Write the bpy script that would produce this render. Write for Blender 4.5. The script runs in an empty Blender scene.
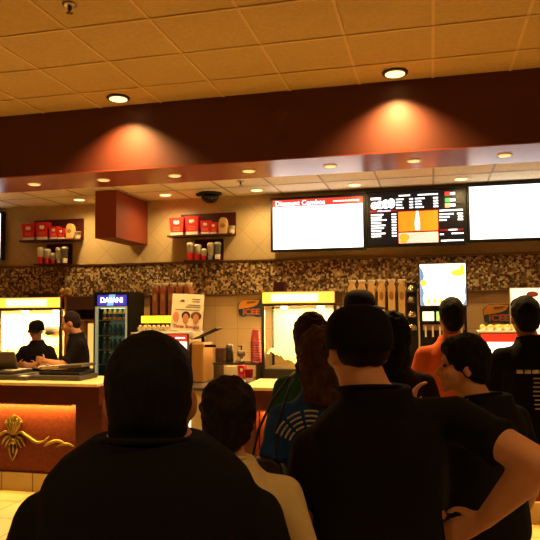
import bpy, bmesh, math, random
from math import sin, cos, pi, radians
from mathutils import Vector, Matrix, noise
random.seed(7)
scene = bpy.context.scene
C = bpy.context.scene.collection

# ------------------------------------------------------------------ materials
def lin(c):
    return tuple(((v/255)/12.92 if v/255 <= .04045 else ((v/255+.055)/1.055)**2.4) for v in c)+(1.0,)
MATS = {}
def mat(name, rgb, rough=.6, metal=0, emit=None, strength=0, var=0, vscale=8, bump=0, bscale=60, trans=0, coat=0, ior=1.45, stretch=None):
    if name in MATS: return MATS[name]
    m = bpy.data.materials.new(name); m.use_nodes = True
    nt = m.node_tree; b = nt.nodes['Principled BSDF']
    b.inputs['Base Color'].default_value = lin(rgb)
    b.inputs['Roughness'].default_value = rough
    b.inputs['Metallic'].default_value = metal
    b.inputs['IOR'].default_value = ior
    b.inputs['Transmission Weight'].default_value = trans
    b.inputs['Coat Weight'].default_value = coat
    if emit:
        b.inputs['Emission Color'].default_value = lin(emit)
        b.inputs['Emission Strength'].default_value = strength
    tc = nt.nodes.new('ShaderNodeTexCoord')
    src = tc.outputs['Object']
    if stretch:
        mp = nt.nodes.new('ShaderNodeMapping'); mp.inputs['Scale'].default_value = stretch
        nt.links.new(src, mp.inputs['Vector']); src = mp.outputs['Vector']
    if var:
        n = nt.nodes.new('ShaderNodeTexNoise'); n.inputs['Scale'].default_value = vscale; n.inputs['Detail'].default_value = 4
        nt.links.new(src, n.inputs['Vector'])
        r = nt.nodes.new('ShaderNodeValToRGB')
        c = lin(rgb)
        r.color_ramp.elements[0].position = .35; r.color_ramp.elements[1].position = .65
        r.color_ramp.elements[0].color = tuple(v*(1-var) for v in c[:3])+(1,)
        r.color_ramp.elements[1].color = tuple(min(1, v*(1+var)) for v in c[:3])+(1,)
        nt.links.new(n.outputs['Fac'], r.inputs['Fac']); nt.links.new(r.outputs['Color'], b.inputs['Base Color'])
    if bump:
        n2 = nt.nodes.new('ShaderNodeTexNoise'); n2.inputs['Scale'].default_value = bscale; n2.inputs['Detail'].default_value = 3
        nt.links.new(src, n2.inputs['Vector'])
        bp = nt.nodes.new('ShaderNodeBump'); bp.inputs['Strength'].default_value = bump; bp.inputs['Distance'].default_value = .01
        nt.links.new(n2.outputs['Fac'], bp.inputs['Height']); nt.links.new(bp.outputs['Normal'], b.inputs['Normal'])
    MATS[name] = m
    return m

def tile_mat(name, c1, c2, mortar, size, axes, diag=False, mw=.02, rough=.5, off=(0, 0)):
    """square tiles; axes = which two object axes run along the surface"""
    m = bpy.data.materials.new(name); m.use_nodes = True
    nt = m.node_tree; b = nt.nodes['Principled BSDF']; b.inputs['Roughness'].default_value = rough
    tc = nt.nodes.new('ShaderNodeTexCoord'); sp = nt.nodes.new('ShaderNodeSeparateXYZ'); cb = nt.nodes.new('ShaderNodeCombineXYZ')
    nt.links.new(tc.outputs['Object'], sp.inputs[0])
    if diag:
        for k, op in enumerate(('ADD', 'SUBTRACT')):
            q = nt.nodes.new('ShaderNodeMath'); q.operation = op
            nt.links.new(sp.outputs[axes[0]], q.inputs[0]); nt.links.new(sp.outputs[axes[1]], q.inputs[1])
            nt.links.new(q.outputs[0], cb.inputs[k])
    else:
        for k in (0, 1):
            q = nt.nodes.new('ShaderNodeMath'); q.operation = 'ADD'; q.inputs[1].default_value = off[k]
            nt.links.new(sp.outputs[axes[k]], q.inputs[0]); nt.links.new(q.outputs[0], cb.inputs[k])
    br = nt.nodes.new('ShaderNodeTexBrick'); br.offset = 0
    s = size*(1.414 if diag else 1)
    br.inputs['Scale'].default_value = 1/s
    br.inputs['Brick Width'].default_value = 1; br.inputs['Row Height'].default_value = 1
    br.inputs['Mortar Size'].default_value = mw; br.inputs['Mortar Smooth'].default_value = .2
    br.inputs['Color1'].default_value = lin(c1); br.inputs['Color2'].default_value = lin(c2); br.inputs['Mortar'].default_value = lin(mortar)
    nt.links.new(cb.outputs[0], br.inputs['Vector'])
    n = nt.nodes.new('ShaderNodeTexNoise'); n.inputs['Scale'].default_value = 3; n.inputs['Detail'].default_value = 6
    nt.links.new(tc.outputs['Object'], n.inputs['Vector'])
    mx = nt.nodes.new('ShaderNodeMixRGB'); mx.blend_type = 'MULTIPLY'; mx.inputs[0].default_value = .3
    nt.links.new(br.outputs['Color'], mx.inputs[1]); nt.links.new(n.outputs['Fac'], mx.inputs[2])
    nt.links.new(mx.outputs[0], b.inputs['Base Color'])
    return m

def mosaic_mat():
    m = bpy.data.materials.new('glass_mosaic'); m.use_nodes = True
    nt = m.node_tree; b = nt.nodes['Principled BSDF']; b.inputs['Roughness'].default_value = .22
    tc = nt.nodes.new('ShaderNodeTexCoord')
    mp = nt.nodes.new('ShaderNodeMapping'); mp.inputs['Scale'].default_value = (1, 0, 1)
    nt.links.new(tc.outputs['Object'], mp.inputs[0])
    v = nt.nodes.new('ShaderNodeTexVoronoi'); v.inputs['Scale'].default_value = 38; v.inputs['Randomness'].default_value = .6
    nt.links.new(mp.outputs[0], v.inputs['Vector'])
    sp = nt.nodes.new('ShaderNodeSeparateColor'); nt.links.new(v.outputs['Color'], sp.inputs[0])
    r = nt.nodes.new('ShaderNodeValToRGB'); r.color_ramp.interpolation = 'CONSTANT'
    cols = [(0, (74, 54, 36)), (.2, (134, 104, 70)), (.42, (104, 78, 52)), (.6, (190, 160, 112)), (.78, (212, 186, 138)), (.92, (126, 98, 66))]
    e = r.color_ramp.elements
    e[0].position = 0; e[0].color = lin(cols[0][1]); e[1].position = cols[1][0]; e[1].color = lin(cols[1][1])
    for p, c in cols[2:]:
        q = e.new(p); q.color = lin(c)
    nt.links.new(sp.outputs[0], r.inputs['Fac']); nt.links.new(r.outputs['Color'], b.inputs['Base Color'])
    return m

# ------------------------------------------------------------------ mesh builder
class MB:
    def __init__(s): s.bm = bmesh.new()
    def add(s, verts, faces):
        vs = [s.bm.verts.new(v) for v in verts]
        for f in faces:
            try: s.bm.faces.new([vs[i] for i in f])
            except ValueError: pass
        return s
    def box(s, x0, x1, y0, y1, z0, z1, M=None):
        v = [Vector(p) for p in ((x0,y0,z0),(x1,y0,z0),(x1,y1,z0),(x0,y1,z0),(x0,y0,z1),(x1,y0,z1),(x1,y1,z1),(x0,y1,z1))]
        if M is not None: v = [M @ p for p in v]
        return s.add(v, [(3,2,1,0),(4,5,6,7),(0,1,5,4),(1,2,6,5),(2,3,7,6),(3,0,4,7)])
    def loft(s, rings, cap=True):
        n = len(rings[0]); v = [p for r in rings for p in r]; f = []
        for k in range(len(rings)-1):
            for i in range(n):
                j = (i+1) % n
                f.append((k*n+i, k*n+j, (k+1)*n+j, (k+1)*n+i))
        if cap:
            f.append(tuple(reversed(range(n)))); f.append(tuple(range((len(rings)-1)*n, len(rings)*n)))
        return s.add(v, f)
    def lathe(s, prof, c=(0,0,0), n=20, cap=True, sx=1, sy=1):
        return s.loft([[Vector((c[0]+r*sx*cos(2*pi*i/n), c[1]+r*sy*sin(2*pi*i/n), c[2]+z)) for i in range(n)] for r, z in prof], cap)
    def cone(s, p1, p2, r1, r2, n=12, sq=1):
        p1, p2 = Vector(p1), Vector(p2); d = (p2-p1)
        if d.length < 1e-6: return s
        q = d.normalized().to_track_quat('Z', 'Y')
        return s.loft([[p + q @ Vector((r*cos(2*pi*i/n), r*sq*sin(2*pi*i/n), 0)) for i in range(n)] for p, r in ((p1, r1), (p2, r2))])
    def ball(s, c, r, n=16, m=10, M=None):
        if not hasattr(r, '__len__'): r = (r, r, r)
        rings = []
        for k in range(m+1):
            t = -pi/2 + pi*(k+.5)/(m+1)
            rings.append([Vector((r[0]*cos(t)*cos(2*pi*i/n), r[1]*cos(t)*sin(2*pi*i/n), r[2]*sin(t)*1.0)) for i in range(n)])
        rings = [[(M @ p if M is not None else p)+Vector(c) for p in ring] for ring in rings]
        return s.loft(rings)
    def limb(s, p1, p2, r1, r2, n=14):
        s.ball(p1, r1, n, 8); s.ball(p2, r2, n, 8); return s.cone(p1, p2, r1, r2, n)
    def tube(s, pts, r, n=8):
        pts = [Vector(p) for p in pts]; rings = []
        for i, p in enumerate(pts):
            d = (pts[min(i+1, len(pts)-1)]-pts[max(i-1, 0)]).normalized(); q = d.to_track_quat('Z', 'Y')
            rr = r[i] if hasattr(r, '__len__') else r
            rings.append([p + q @ Vector((rr*cos(2*pi*k/n), rr*sin(2*pi*k/n), 0)) for k in range(n)])
        return s.loft(rings)
    def prism(s, poly, y0, y1):
        """poly in x,z ; extruded in y"""
        return s.loft([[Vector((x, y0, z)) for x, z in poly], [Vector((x, y1, z)) for x, z in poly]])
    def xform(s, M):
        bmesh.ops.transform(s.bm, matrix=M, verts=s.bm.verts[:]); return s
    def mesh(s, name):
        bmesh.ops.recalc_face_normals(s.bm, faces=s.bm.faces[:])
        me = bpy.data.meshes.new(name); s.bm.to_mesh(me); s.bm.free(); return me
    def build(s, name, m, parent=None, smooth=False, bevel=0, remesh=0, disp=0, dscale=.05, smoothit=3):
        me = s.mesh(name); o = bpy.data.objects.new(name, me); C.objects.link(o)
        if m: me.materials.append(m)
        if bevel:
            md = o.modifiers.new('b', 'BEVEL'); md.width = bevel; md.segments = 2; md.limit_method = 'ANGLE'
        if remesh:
            md = o.modifiers.new('r', 'REMESH'); md.mode = 'VOXEL'; md.voxel_size = remesh
            md = o.modifiers.new('s', 'SMOOTH'); md.factor = .5; md.iterations = smoothit
            if disp:
                tx = bpy.data.textures.new('clouds', 'CLOUDS'); tx.noise_scale = dscale; tx.noise_depth = 2
                md = o.modifiers.new('d', 'DISPLACE'); md.texture = tx; md.strength = disp; md.mid_level = .5
            dg = bpy.context.evaluated_depsgraph_get(); dg.update()
            nm = bpy.data.meshes.new_from_object(o.evaluated_get(dg)); o.modifiers.clear(); o.data = nm; nm.name = name
            if m and not nm.materials: nm.materials.append(m)
            bpy.data.meshes.remove(me); smooth = True
        if smooth:
            for p in o.data.polygons: p.use_smooth = True
        if parent: o.parent = parent
        return o

def thing(name, label, cat, loc=(0,0,0), rz=0, group=None):
    o = bpy.data.objects.new(name, None); C.objects.link(o); o.empty_display_size = .1
    o.location = loc; o.rotation_euler = (0, 0, rz); o['label'] = label; o['category'] = cat
    if group: o['group'] = group
    return o
def tag(o, label, cat, group=None, kind=None):
    o['label'] = label; o['category'] = cat
    if group: o['group'] = group
    if kind: o['kind'] = kind
    return o
def struct(name, mb, m, **k):
    o = mb.build(name, m, **k); o['kind'] = 'structure'; return o
def copy_tree(o, parent=None):
    c = o.copy(); C.objects.link(c)
    if parent: c.parent = parent
    for ch in [x for x in bpy.data.objects if x.parent == o]: copy_tree(ch, c)
    return c
def dup(o, loc, label, group=None, rz=None):
    c = copy_tree(o); c.location = loc; c['label'] = label
    if group: c['group'] = group
    if rz is not None: c.rotation_euler = (0, 0, rz)
    return c
def text(name, s, size, m, parent, loc, rot=(pi/2, 0, 0), ext=.001, bold=0, sx=1, align='CENTER', label=None):
    cu = bpy.data.curves.new('t', 'FONT'); cu.body = s; cu.size = size; cu.extrude = ext; cu.offset = bold
    cu.align_x = align; cu.align_y = 'CENTER'
    o = bpy.data.objects.new('t', cu); C.objects.link(o)
    dg = bpy.context.evaluated_depsgraph_get(); dg.update()
    me = bpy.data.meshes.new_from_object(o.evaluated_get(dg)); bpy.data.objects.remove(o); bpy.data.curves.remove(cu)
    n = bpy.data.objects.new(name, me); C.objects.link(n); me.materials.clear(); me.materials.append(m)
    n.location = loc; n.rotation_euler = rot; n.scale = (sx, 1, 1); n.parent = parent
    if label: n['label'] = label
    return n
def spot(parent, loc, energy, size, blend, col, radius=.04, rot=(0,0,0)):
    l = bpy.data.lights.new('lamp', 'SPOT'); l.energy = energy; l.spot_size = radians(size); l.spot_blend = blend
    l.color = lin(col)[:3]; l.shadow_soft_size = radius
    o = bpy.data.objects.new('lamp', l); C.objects.link(o); o.location = loc; o.rotation_euler = rot; o.parent = parent; return o
def area(parent, loc, energy, sx, sy, col, rot=(0,0,0)):
    l = bpy.data.lights.new('lamp', 'AREA'); l.energy = energy; l.shape = 'RECTANGLE'; l.size = sx; l.size_y = sy; l.color = lin(col)[:3]
    o = bpy.data.objects.new('lamp', l); C.objects.link(o); o.location = loc; o.rotation_euler = rot; o.parent = parent; return o

WARM = (255, 196, 120)
HOT = (255, 205, 125)
# ------------------------------------------------------------------ common materials
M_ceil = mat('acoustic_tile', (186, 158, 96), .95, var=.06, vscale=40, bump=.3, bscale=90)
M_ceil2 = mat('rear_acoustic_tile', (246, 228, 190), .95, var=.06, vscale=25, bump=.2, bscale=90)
M_grid = mat('grid_bar', (206, 174, 112), .7)
M_soffit = mat('maroon_paint', (80, 32, 18), .5, var=.05, vscale=3)
M_under = mat('maroon_gloss', (132, 60, 40), .25, ior=1.55)
M_wall = tile_mat('beige_diamond_tile', (206, 178, 128), (212, 184, 134), (192, 164, 116), .30, (0, 2), diag=True, mw=.018, rough=.5)
M_low = tile_mat('beige_square_tile', (228, 186, 128), (230, 190, 132), (206, 164, 108), .30, (0, 2), mw=.014, rough=.4)
M_floor = tile_mat('cream_floor_tile', (214, 192, 150), (206, 184, 142), (120, 98, 66), .45, (0, 1), mw=.014, rough=.35, off=(.1, .05))
M_base = tile_mat('cream_base_tile', (196, 172, 124), (186, 162, 114), (110, 86, 52), .34, (0, 2), mw=.02, rough=.4, off=(.02, .145))
M_mosaic = mosaic_mat()
M_brass = mat('brushed_trim', (150, 122, 84), .35, 1)
M_steel = mat('steel', (170, 160, 150), .3, 1)
M_dsteel = mat('dark_steel', (96, 84, 70), .4, .8)
M_black = mat('black_plastic', (16, 14, 13), .4)
M_black2 = mat('matte_black', (10, 9, 8), .8)
M_white = mat('white_plastic', (228, 222, 210), .4)
M_cream = mat('cream_plastic', (222, 206, 170), .5)
M_red = mat('red_print', (190, 26, 20), .5)
M_dred = mat('dark_red_wood', (70, 14, 10), .45, var=.12, vscale=6, stretch=(1, 1, 8))
M_lam = mat('dark_cherry_laminate', (74, 22, 12), .3, var=.15, vscale=5, stretch=(1, 1, 6))
M_top = mat('cream_counter', (222, 196, 140), .3, var=.05, vscale=30)
M_panel = mat('red_suede_panel', (104, 36, 17), .7, var=.22, vscale=26, bump=.2, bscale=40)
M_gold = mat('antique_gold', (150, 128, 70), .38, .75, bump=.1, bscale=80)
M_glass = mat('clear_glass', (255, 255, 255), .03, trans=1, ior=1.05)
M_lens = mat('lamp_lens', (255, 235, 190), .5, emit=(255, 226, 150), strength=2.4)
M_lens2 = mat('small_lamp_lens', (255, 235, 190), .5, emit=(255, 214, 140), strength=.9)
M_ring = mat('lamp_ring', (232, 220, 196), .35)
M_ringd = mat('dark_lamp_ring', (60, 44, 30), .4)

# ------------------------------------------------------------------ room shell
ZC, ZR, ZS = 3.66, 3.2, 3.055
YS, YB = 5.53, 8.0
XL, XR, Y0 = -9.0, 5.0, -3.0
struct('floor', MB().box(XL, XR, Y0, YB+.1, -.1, 0), M_floor)
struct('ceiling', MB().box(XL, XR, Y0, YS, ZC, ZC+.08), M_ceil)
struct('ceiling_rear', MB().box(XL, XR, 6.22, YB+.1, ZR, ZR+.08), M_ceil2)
g = MB()
x = .06-.612*14
while x < XR: g.box(x-.011, x+.011, Y0, YS-.002, ZC-.006, ZC-.0005); x += .612
y = 3.91-.6*11
while y < YS: g.box(XL, XR, y-.011, y+.011, ZC-.0075, ZC-.0065); y += .6
struct('trim_1', g, M_grid)
g = MB(); x = .06-.612*14
while x < XR: g.box(x-.011, x+.011, 6.225, YB-.01, ZR-.006, ZR-.0005); x += .612
for y in (6.75, 7.35, 7.93): g.box(XL, XR, y-.011, y+.011, ZR-.0075, ZR-.0065)
struct('trim_2', g, mat('rear_grid_bar', (188, 160, 118), .6))
struct('wall_soffit_face', MB().box(XL, XR, YS, YS+.06, ZS, ZC+.06), M_soffit)
struct('trim_3', MB().box(XL, XR, YS+.001, 6.22, ZS-.012, ZS), M_under)
struct('trim_4', MB().box(XL, XR, 6.16, 6.22, ZS, ZR+.06), M_soffit)
struct('wall_back', MB().box(XL, XR, YB, YB+.1, 1.94, ZR+.05), M_wall)
struct('wall_back_lower', MB().box(XL, XR, YB, YB+.1, 0, 1.939), M_low)
struct('trim_5', MB().box(XL, XR, YB-.03, YB-.001, 1.945, 2.35), M_mosaic)
struct('trim_6', MB().box(XL, XR, YB-.045, YB-.001, 2.352, 2.375), M_brass)
struct('trim_7', MB().box(XL, XR, YB-.04, YB-.001, 1.925, 1.943), M_brass)
struct('wall_left', MB().box(XL-.1, XL, Y0, YB+.1, 0, ZC+.06), M_wall)
struct('wall_right', MB().box(XR, XR+.1, Y0, YB+.1, 0, ZC+.06), M_wall)
# red bulkhead box coming off the back wall
struct('trim_8', MB().box(-3.92, -3.64, 7.10, 7.998, 2.615, ZR-.01), mat('bulkhead_red', (128, 50, 26), .6), bevel=.004)

# ------------------------------------------------------------------ recessed lights
def downlight(r, lens, ring, dz=.012):
    t = thing('recessed_light', '', 'ceiling light')
    MB().lathe([(r, 0), (r*1.28, 0), (r*1.28, -dz*.5), (r*1.2, -dz), (r, -dz*.7)], n=28).build('trim_ring', ring, t, smooth=True)
    MB().lathe([(r*.97, -dz*1.02), (r*.98, -dz*1.2), (r*.6, -dz*1.5)], n=24).build('lens', lens, t, smooth=True)
    return t
def put_light(proto, first, loc, label, grp, energy, size, blend, col, radius=.04):
    t = proto if first else copy_tree(proto)
    t.location = loc; t['label'] = label; t['group'] = grp
    return t
rl = downlight(.082, M_lens, M_ringd)
fr = [(-2.705, 5.30, 'bright recessed light in the front ceiling above the left scallop'),
      (-.241, 5.32, 'bright recessed light in the front ceiling above the right scallop')]
lights = []
for i, (x, y, lb) in enumerate(fr):
    t = put_light(rl, i == 0, (x, y, ZC-.008), lb, 'lit recessed lights in the front ceiling', 0, 0, 0, WARM); lights.append((t, 'front'))
for x, y in ((2.22, 5.32), (-5.17, 5.30)):
    t = copy_tree(rl); t.location = (x, y, ZC-.008); t['label'] = 'recessed light in the front ceiling beyond the picture edge, '+('right' if x > 0 else 'left'); lights.append((t, 'front'))
for x, y in ((-3.9, 1.0), (1.6, 1.0), (-1.2, -.6), (-3.9, -1.6), (1.6, -1.6)):  # unseen lamps added to light the queue's backs and the front ceiling
    t = copy_tree(rl); t.location = (x, y, ZC-.008); t['label'] = 'added unseen recessed lobby light over the waiting area at %s' % {(-3.9, 1.0): 'far left', (1.6, 1.0): 'far right', (-1.2, -.6): 'the middle behind the queue', (-3.9, -1.6): 'the left behind the queue', (1.6, -1.6): 'the right behind the queue'}[(x, y)]; lights.append((t, 'lobby'))
sl = downlight(.052, M_lens2, M_ring, .01)
sx = [(-3.943, 'first from the left'), (-3.157, 'just left of the red bulkhead box'), (-2.396, 'between bulkhead box and dome camera'), (-1.644, 'right of the dome camera'), (-.87, 'above the white menu screen'), (-.116, 'above the black menu screen'), (.649, 'above the rightmost white screen')]
for i, (x, w) in enumerate(sx):
    t = put_light(sl, i == 0, (x, 5.88, ZS-.009), 'small recessed light under the glossy maroon soffit, '+w, 'small lights under the soffit', 0, 0, 0, WARM); lights.append((t, 'soffit'))
bl = downlight(.07, mat('rear_lamp_lens', (255, 235, 190), .5, emit=(255, 232, 175), strength=1.5), M_ring)
for i, (x, w) in enumerate([(-4.432, 'above the left wall shelves'), (-3.224, 'beside the red bulkhead box'), (-2.032, 'right of the dome camera'), (-.838, 'above the white menu screen'), (.363, 'above the black menu screen')]):
    t = put_light(bl, i == 0, (x, 7.61, ZR+.002), 'recessed light in the pale rear ceiling, '+w, 'recessed lights in the rear ceiling', 0, 0, 0, WARM); lights.append((t, 'rear'))
LP = dict(front=(430, 122, 1.0, (255, 205, 125), .03), lobby=(170, 130, .9, (255, 205, 130), .06), soffit=(60, 140, .8, (255, 215, 140), .03), rear=(70, 168, 1, (255, 215, 140), .07))
for t, k in lights:
    e, s, b, c, r = LP[k]; spot(t, (0, 0, -.03), e, s, b, c, r)

# sprinklers
def sprinkler(loc, label):
    t = thing('fire_sprinkler', label, 'sprinkler', loc, 0, 'ceiling sprinklers')
    MB().lathe([(.045, 0), (.045, -.004), (.03, -.01)], n=20).build('escutcheon', M_steel, t, smooth=True)
    m = MB().lathe([(.012, -.01), (.012, -.035), (.005, -.04), (.005, -.052)], n=12)
    for k in range(8):
        a = k*pi/4; m.box(-.004, .022, -.003, .003, -.055, -.052, Matrix.Rotation(a, 4, 'Z'))
    m.build('deflector', M_dsteel, t)
sprinkler((-2.173, 3.59, ZC-.007), 'sprinkler with pale ring in the front ceiling near the upper left')
sprinkler((-2.07, 7.05, ZR+.002), 'small sprinkler in the pale rear ceiling right of dome camera')

# dome camera
t = thing('dome_camera', 'black dome security camera hanging from the pale rear ceiling', 'camera', (-2.647, 7.66, ZR+.002))
MB().lathe([(.15, 0), (.15, -.02), (.12, -.035)], n=28).build('mount_ring', M_black, t, smooth=True)
MB().lathe([(.115, -.035), (.11, -.07), (.085, -.105), (.045, -.125), (.01, -.13)], n=28).build('dome', mat('smoked_dome', (12, 11, 12), .08), t, smooth=True)
MB().box(-.14, -.04, -.13, -.05, -.05, -.02).build('side_vent', M_black2, t)

# ------------------------------------------------------------------ menu screens
M_tvw = mat('lit_white_screen', (240, 246, 255), .4, emit=(240, 247, 255), strength=1.9)
M_tvk = mat('lit_black_screen', (10, 9, 10), .35, emit=(30, 24, 26), strength=.6)
M_tvr = mat('lit_red_band', (200, 50, 40), .4, emit=(214, 62, 48), strength=1.15)
M_tvo = mat('lit_orange_picture', (230, 130, 30), .4, emit=(240, 134, 32), strength=1.15)
M_tvdr = mat('lit_dark_red_line', (110, 20, 16), .4, emit=(120, 22, 18), strength=1)
def screen(x0, x1, z0, z1, label, mat_scr, yf=7.86):
    cx, cz = (x0+x1)/2, (z0+z1)/2; w, h = (x1-x0)/2, (z1-z0)/2
    t = thing('menu_screen', label, 'screen', (cx, yf, cz), 0, 'menu screens above the counter')
    b = .028
    m = MB().box(-w, w, 0, .07, -h, -h+b).box(-w, w, 0, .07, h-b, h).box(-w, -w+b, 0, .07, -h+b, h-b).box(w-b, w, 0, .07, -h+b, h-b).box(-w+b, w-b, .03, .07, -h+b, h-b)
    m.build('bezel', M_black, t)
    MB().box(-w+b, w-b, .012, .029, -h+b, h-b).build('display', mat_scr, t)
    MB().box(-.2, .2, .071, .1395, -.12, .12).build('wall_bracket', M_dsteel, t)
    MB().box(w-.02, w-.014, -.002, 0, -h+.01, -h+.014).build('power_light', mat('green_led', (40, 200, 60), .4, emit=(120, 255, 90), strength=1), t)
    return t, w-b, h-b
t, w, h = screen(-1.92, -.745, 2.455, 3.13, 'mostly white menu screen with red header band, left of the black menu', M_tvw)
MB().box(-w, w, .009, .0115, h-.085, h).build('header_band', M_tvr, t)
text('header_text', 'Discount Combos', .085, M_tvw, t, (-w+.03, .008, h-.047), align='LEFT', bold=.0015)
g = MB()
for k in range(9): g.box(w-.36+k*.036, w-.333+k*.036, .007, .009, h-.052, h-.036)
g.build('small_header_text', M_tvw, t)
screen(-6.95, -5.76, 2.46, 3.14, 'white menu screen cut off by the left picture edge', M_tvw)
screen(.435, 1.62, 2.50, 3.175, 'plain white menu screen at the right picture edge', M_tvw)
t, w, h = screen(-.737, .427, 2.475, 3.155, 'black menu screen with orange bottle picture and white price lists', M_tvk)
def bars(name, rows, parent, m=M_tvw, y=.0085):
    g = MB()
    for x0, x1, z in rows: g.box(x0, x1, y, y+.003, z-.008, z+.008)
    return g.build(name, m, parent)
W, H = 2*w, 2*h
def U(u, v): return (-w+u*W, h-v*H)   # fractions from the top left
rows = []
for k in range(9):
    z = h-(.42+.052*k)*H
    rows += [(-w+.03*W, -w+(.03+random.uniform(.10, .2))*W, z), (-w+.25*W, -w+.3*W, z)]
rows += [(-w+.1*W, -w+.24*W, h-.35*H)]
for c0 in (.3, .5):
    rows.append((-w+(c0+.03)*W, -w+(c0+(.15 if c0 < .4 else .24))*W, h-.07*H))
    for k in range(4):
        z = h-(.14+.055*k)*H
        rows += [(-w+c0*W, -w+(c0+random.uniform(.06, .11))*W, z), (-w+(c0+(.14 if c0 < .4 else .19))*W, -w+(c0+(.18 if c0 < .4 else .24))*W, z)]
rows += [(-w+.75*W, -w+.99*W, h-.39*H)]
for k in range(3):
    z = h-(.46+.055*k)*H
    rows += [(-w+.75*W, -w+random.uniform(.82, .9)*W, z), (-w+random.uniform(.92, .94)*W, -w+.99*W, z)]
rows += [(-w+.84*W, -w+.93*W, h-.76*H), (-w+.75*W, -w+.79*W, h-.84*H), (-w+.87*W, -w+.99*W, h-.83*H), (-w+.76*W, -w+.99*W, h-.96*H)]
bars('price_text', rows, t)
g = MB()
for z in (.365, .06): pass
g.box(-w+.02*W, -w+.31*W, .0085, .0115, h-.352*H-.012, h-.352*H+.012); g.box(-w+.75*W, -w+.99*W, .0087, .0115, h-.76*H-.01, h-.76*H+.01)
g.box(-w+.315*W, -w+.74*W, .0087, .0115, h-.375*H, h-.36*H); g.box(-w+.315*W, -w+.74*W, .0087, .0115, h-.775*H, h-.76*H)
g.box(-w+.315*W, -w+.321*W, .0087, .0115, h-.99*H, h-.375*H); g.box(-w+.734*W, -w+.74*W, .0087, .0115, h-.99*H, h-.375*H)
g.build('red_rule', M_tvdr, t)
MB().box(-w+.322*W, -w+.733*W, .009, .0115, h-.76*H, h-.38*H).build('orange_picture', M_tvo, t)
cx = -w+.52*W; zb = h-.74*H
MB().prism([(cx-.026, zb), (cx+.026, zb), (cx+.03, zb+.09), (cx+.022, zb+.15), (cx+.012, zb+.2), (cx+.014, zb+.225), (cx-.014, zb+.225), (cx-.012, zb+.2), (cx-.022, zb+.15), (cx-.03, zb+.09)], .006, .0088).build('bottle_picture', M_tvw, t)
MB().box(-w+.322*W, -w+.733*W, .009, .0115, h-.985*H, h-.785*H).build('burger_picture', mat('lit_pink_picture', (240, 190, 180), .4, emit=(250, 190, 176), strength=1.2), t)
g = MB(); g.ball((-w+.38*W, .007, h-.87*H), (.06, .002, .045), 14, 6); g.ball((-w+.37*W, .0065, h-.95*H), (.05, .002, .02), 14, 6)
g.build('bun_picture', mat('lit_amber_picture', (240, 160, 60), .4, emit=(250, 160, 40), strength=1.1), t)
g = MB()
for k, ux in enumerate((.07, .13, .19, .25)):
    g.ball((-w+ux*W, .008, h-(.24-.01*k)*H), (.045, .002, .046+.005*k), 14, 6)
g.box(-w+.03*W, -w+.14*W, .006, .009, h-.13*H, h-.085*H, Matrix.Rotation(radians(0), 4, 'Y'))
g.build('white_logo', M_tvw, t)
g = MB()
for k, ux in enumerate((.085, .145, .205)): g.ball((-w+ux*W, .0055, h-.24*H), (.009, .0012, .028), 8, 4)
g.build('logo_marks', M_tvdr, t)
for nm, (u, v), col in (('red_logo', (.86, .07), (230, 60, 50)), ('green_logo', (.86, .19), (60, 160, 90)), ('pink_logo', (.86, .29), (235, 150, 120))):
    MB().box(-w+(u-.05)*W, -w+u*W, .0085, .0115, h-(v+.045)*H, h-(v-.035)*H).build(nm, mat('lit_'+nm, col, .4, emit=col, strength=1), t)
    MB().box(-w+(u+.004)*W, -w+(u+.055)*W, .0085, .0115, h-(v+.03)*H, h-(v-.02)*H).build('logo_tag', M_tvw, t)

# ------------------------------------------------------------------ wall shelves with packaging
M_bag = mat('red_popcorn_bag', (205, 30, 22), .6, bump=.15, bscale=30)
M_tan = mat('kraft_paper', (200, 160, 96), .8, bump=.2, bscale=25)
def taper(m, cx, cy, z0, z1, w0, d0, w1, d1):
    return m.loft([[Vector((cx+sx*w/2, cy+sy*d/2, z)) for sx, sy in ((-1,-1),(1,-1),(1,1),(-1,1))] for z, w, d in ((z0, w0, d0), (z1, w1, d1))])
def popcorn_bag(loc, w, h, label, grp, fill=M_bag):
    t = thing('popcorn_bag', label, 'popcorn bag', loc, 0, grp)
    m = MB(); n = 9
    # zig-zag open top
    pts_b = [(-w*.40, 0), (w*.40, 0)]
    top = [(w*.5-w*i/(n-1), h-(.006 if i % 2 else 0)) for i in range(n)]
    m.loft([[Vector((x*1, -.055 if z > h*.5 else -.045, z)) for x, z in pts_b+top], [Vector((x*.96, .05 if z > h*.5 else .045, z)) for x, z in pts_b+top]])
    m.build('bag', fill, t)
    taper(MB(), 0, 0, .002, h*.17, w*.81, .092, w*.845, .096).build('white_band', M_white, t)
    if fill is M_bag:
        MB().ball((0, -.052, h*.70), (w*.20, .006, h*.10), 14, 6).ball((-w*.1, -.052, h*.76), (w*.09, .006, h*.06), 12, 5).ball((w*.1, -.052, h*.76), (w*.09, .006, h*.06), 12, 5).build('white_emblem', M_white, t, smooth=True)
        g = MB()
        for k in range(3): g.box(-w*.25, w*.25, -.0515, -.048, h*(.26+.08*k), h*(.29+.08*k))
        g.build('printed_lines', mat('pink_print', (236, 120, 90), .6), t)
    return t
def cup(loc, r, h, label, cat, grp, body, band, lid=None, bandh=.5):
    t = thing('paper_cup', label, cat, loc, 0, grp)
    MB().lathe([(r*.74, 0), (r, h*.96), (r*1.06, h*.97), (r*1.06, h), (r*.94, h), (r*.93, h*.9)], n=20).build('cup', body, t, smooth=True)
    k = bandh; MB().lathe([(r*.745+.001, h*.03), (r*(.75+.25*k)+.0015, h*k)], n=20, cap=False).build('printed_band', band, t, smooth=True)
    if lid: MB().lathe([(r*1.08, h), (r*1.08, h+.012), (r*.8, h+.03), (r*.3, h+.034)], n=20).build('lid', lid, t, smooth=True)
    return t
M_cupg = mat('grey_blue_print', (120, 130, 128), .5)
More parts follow.
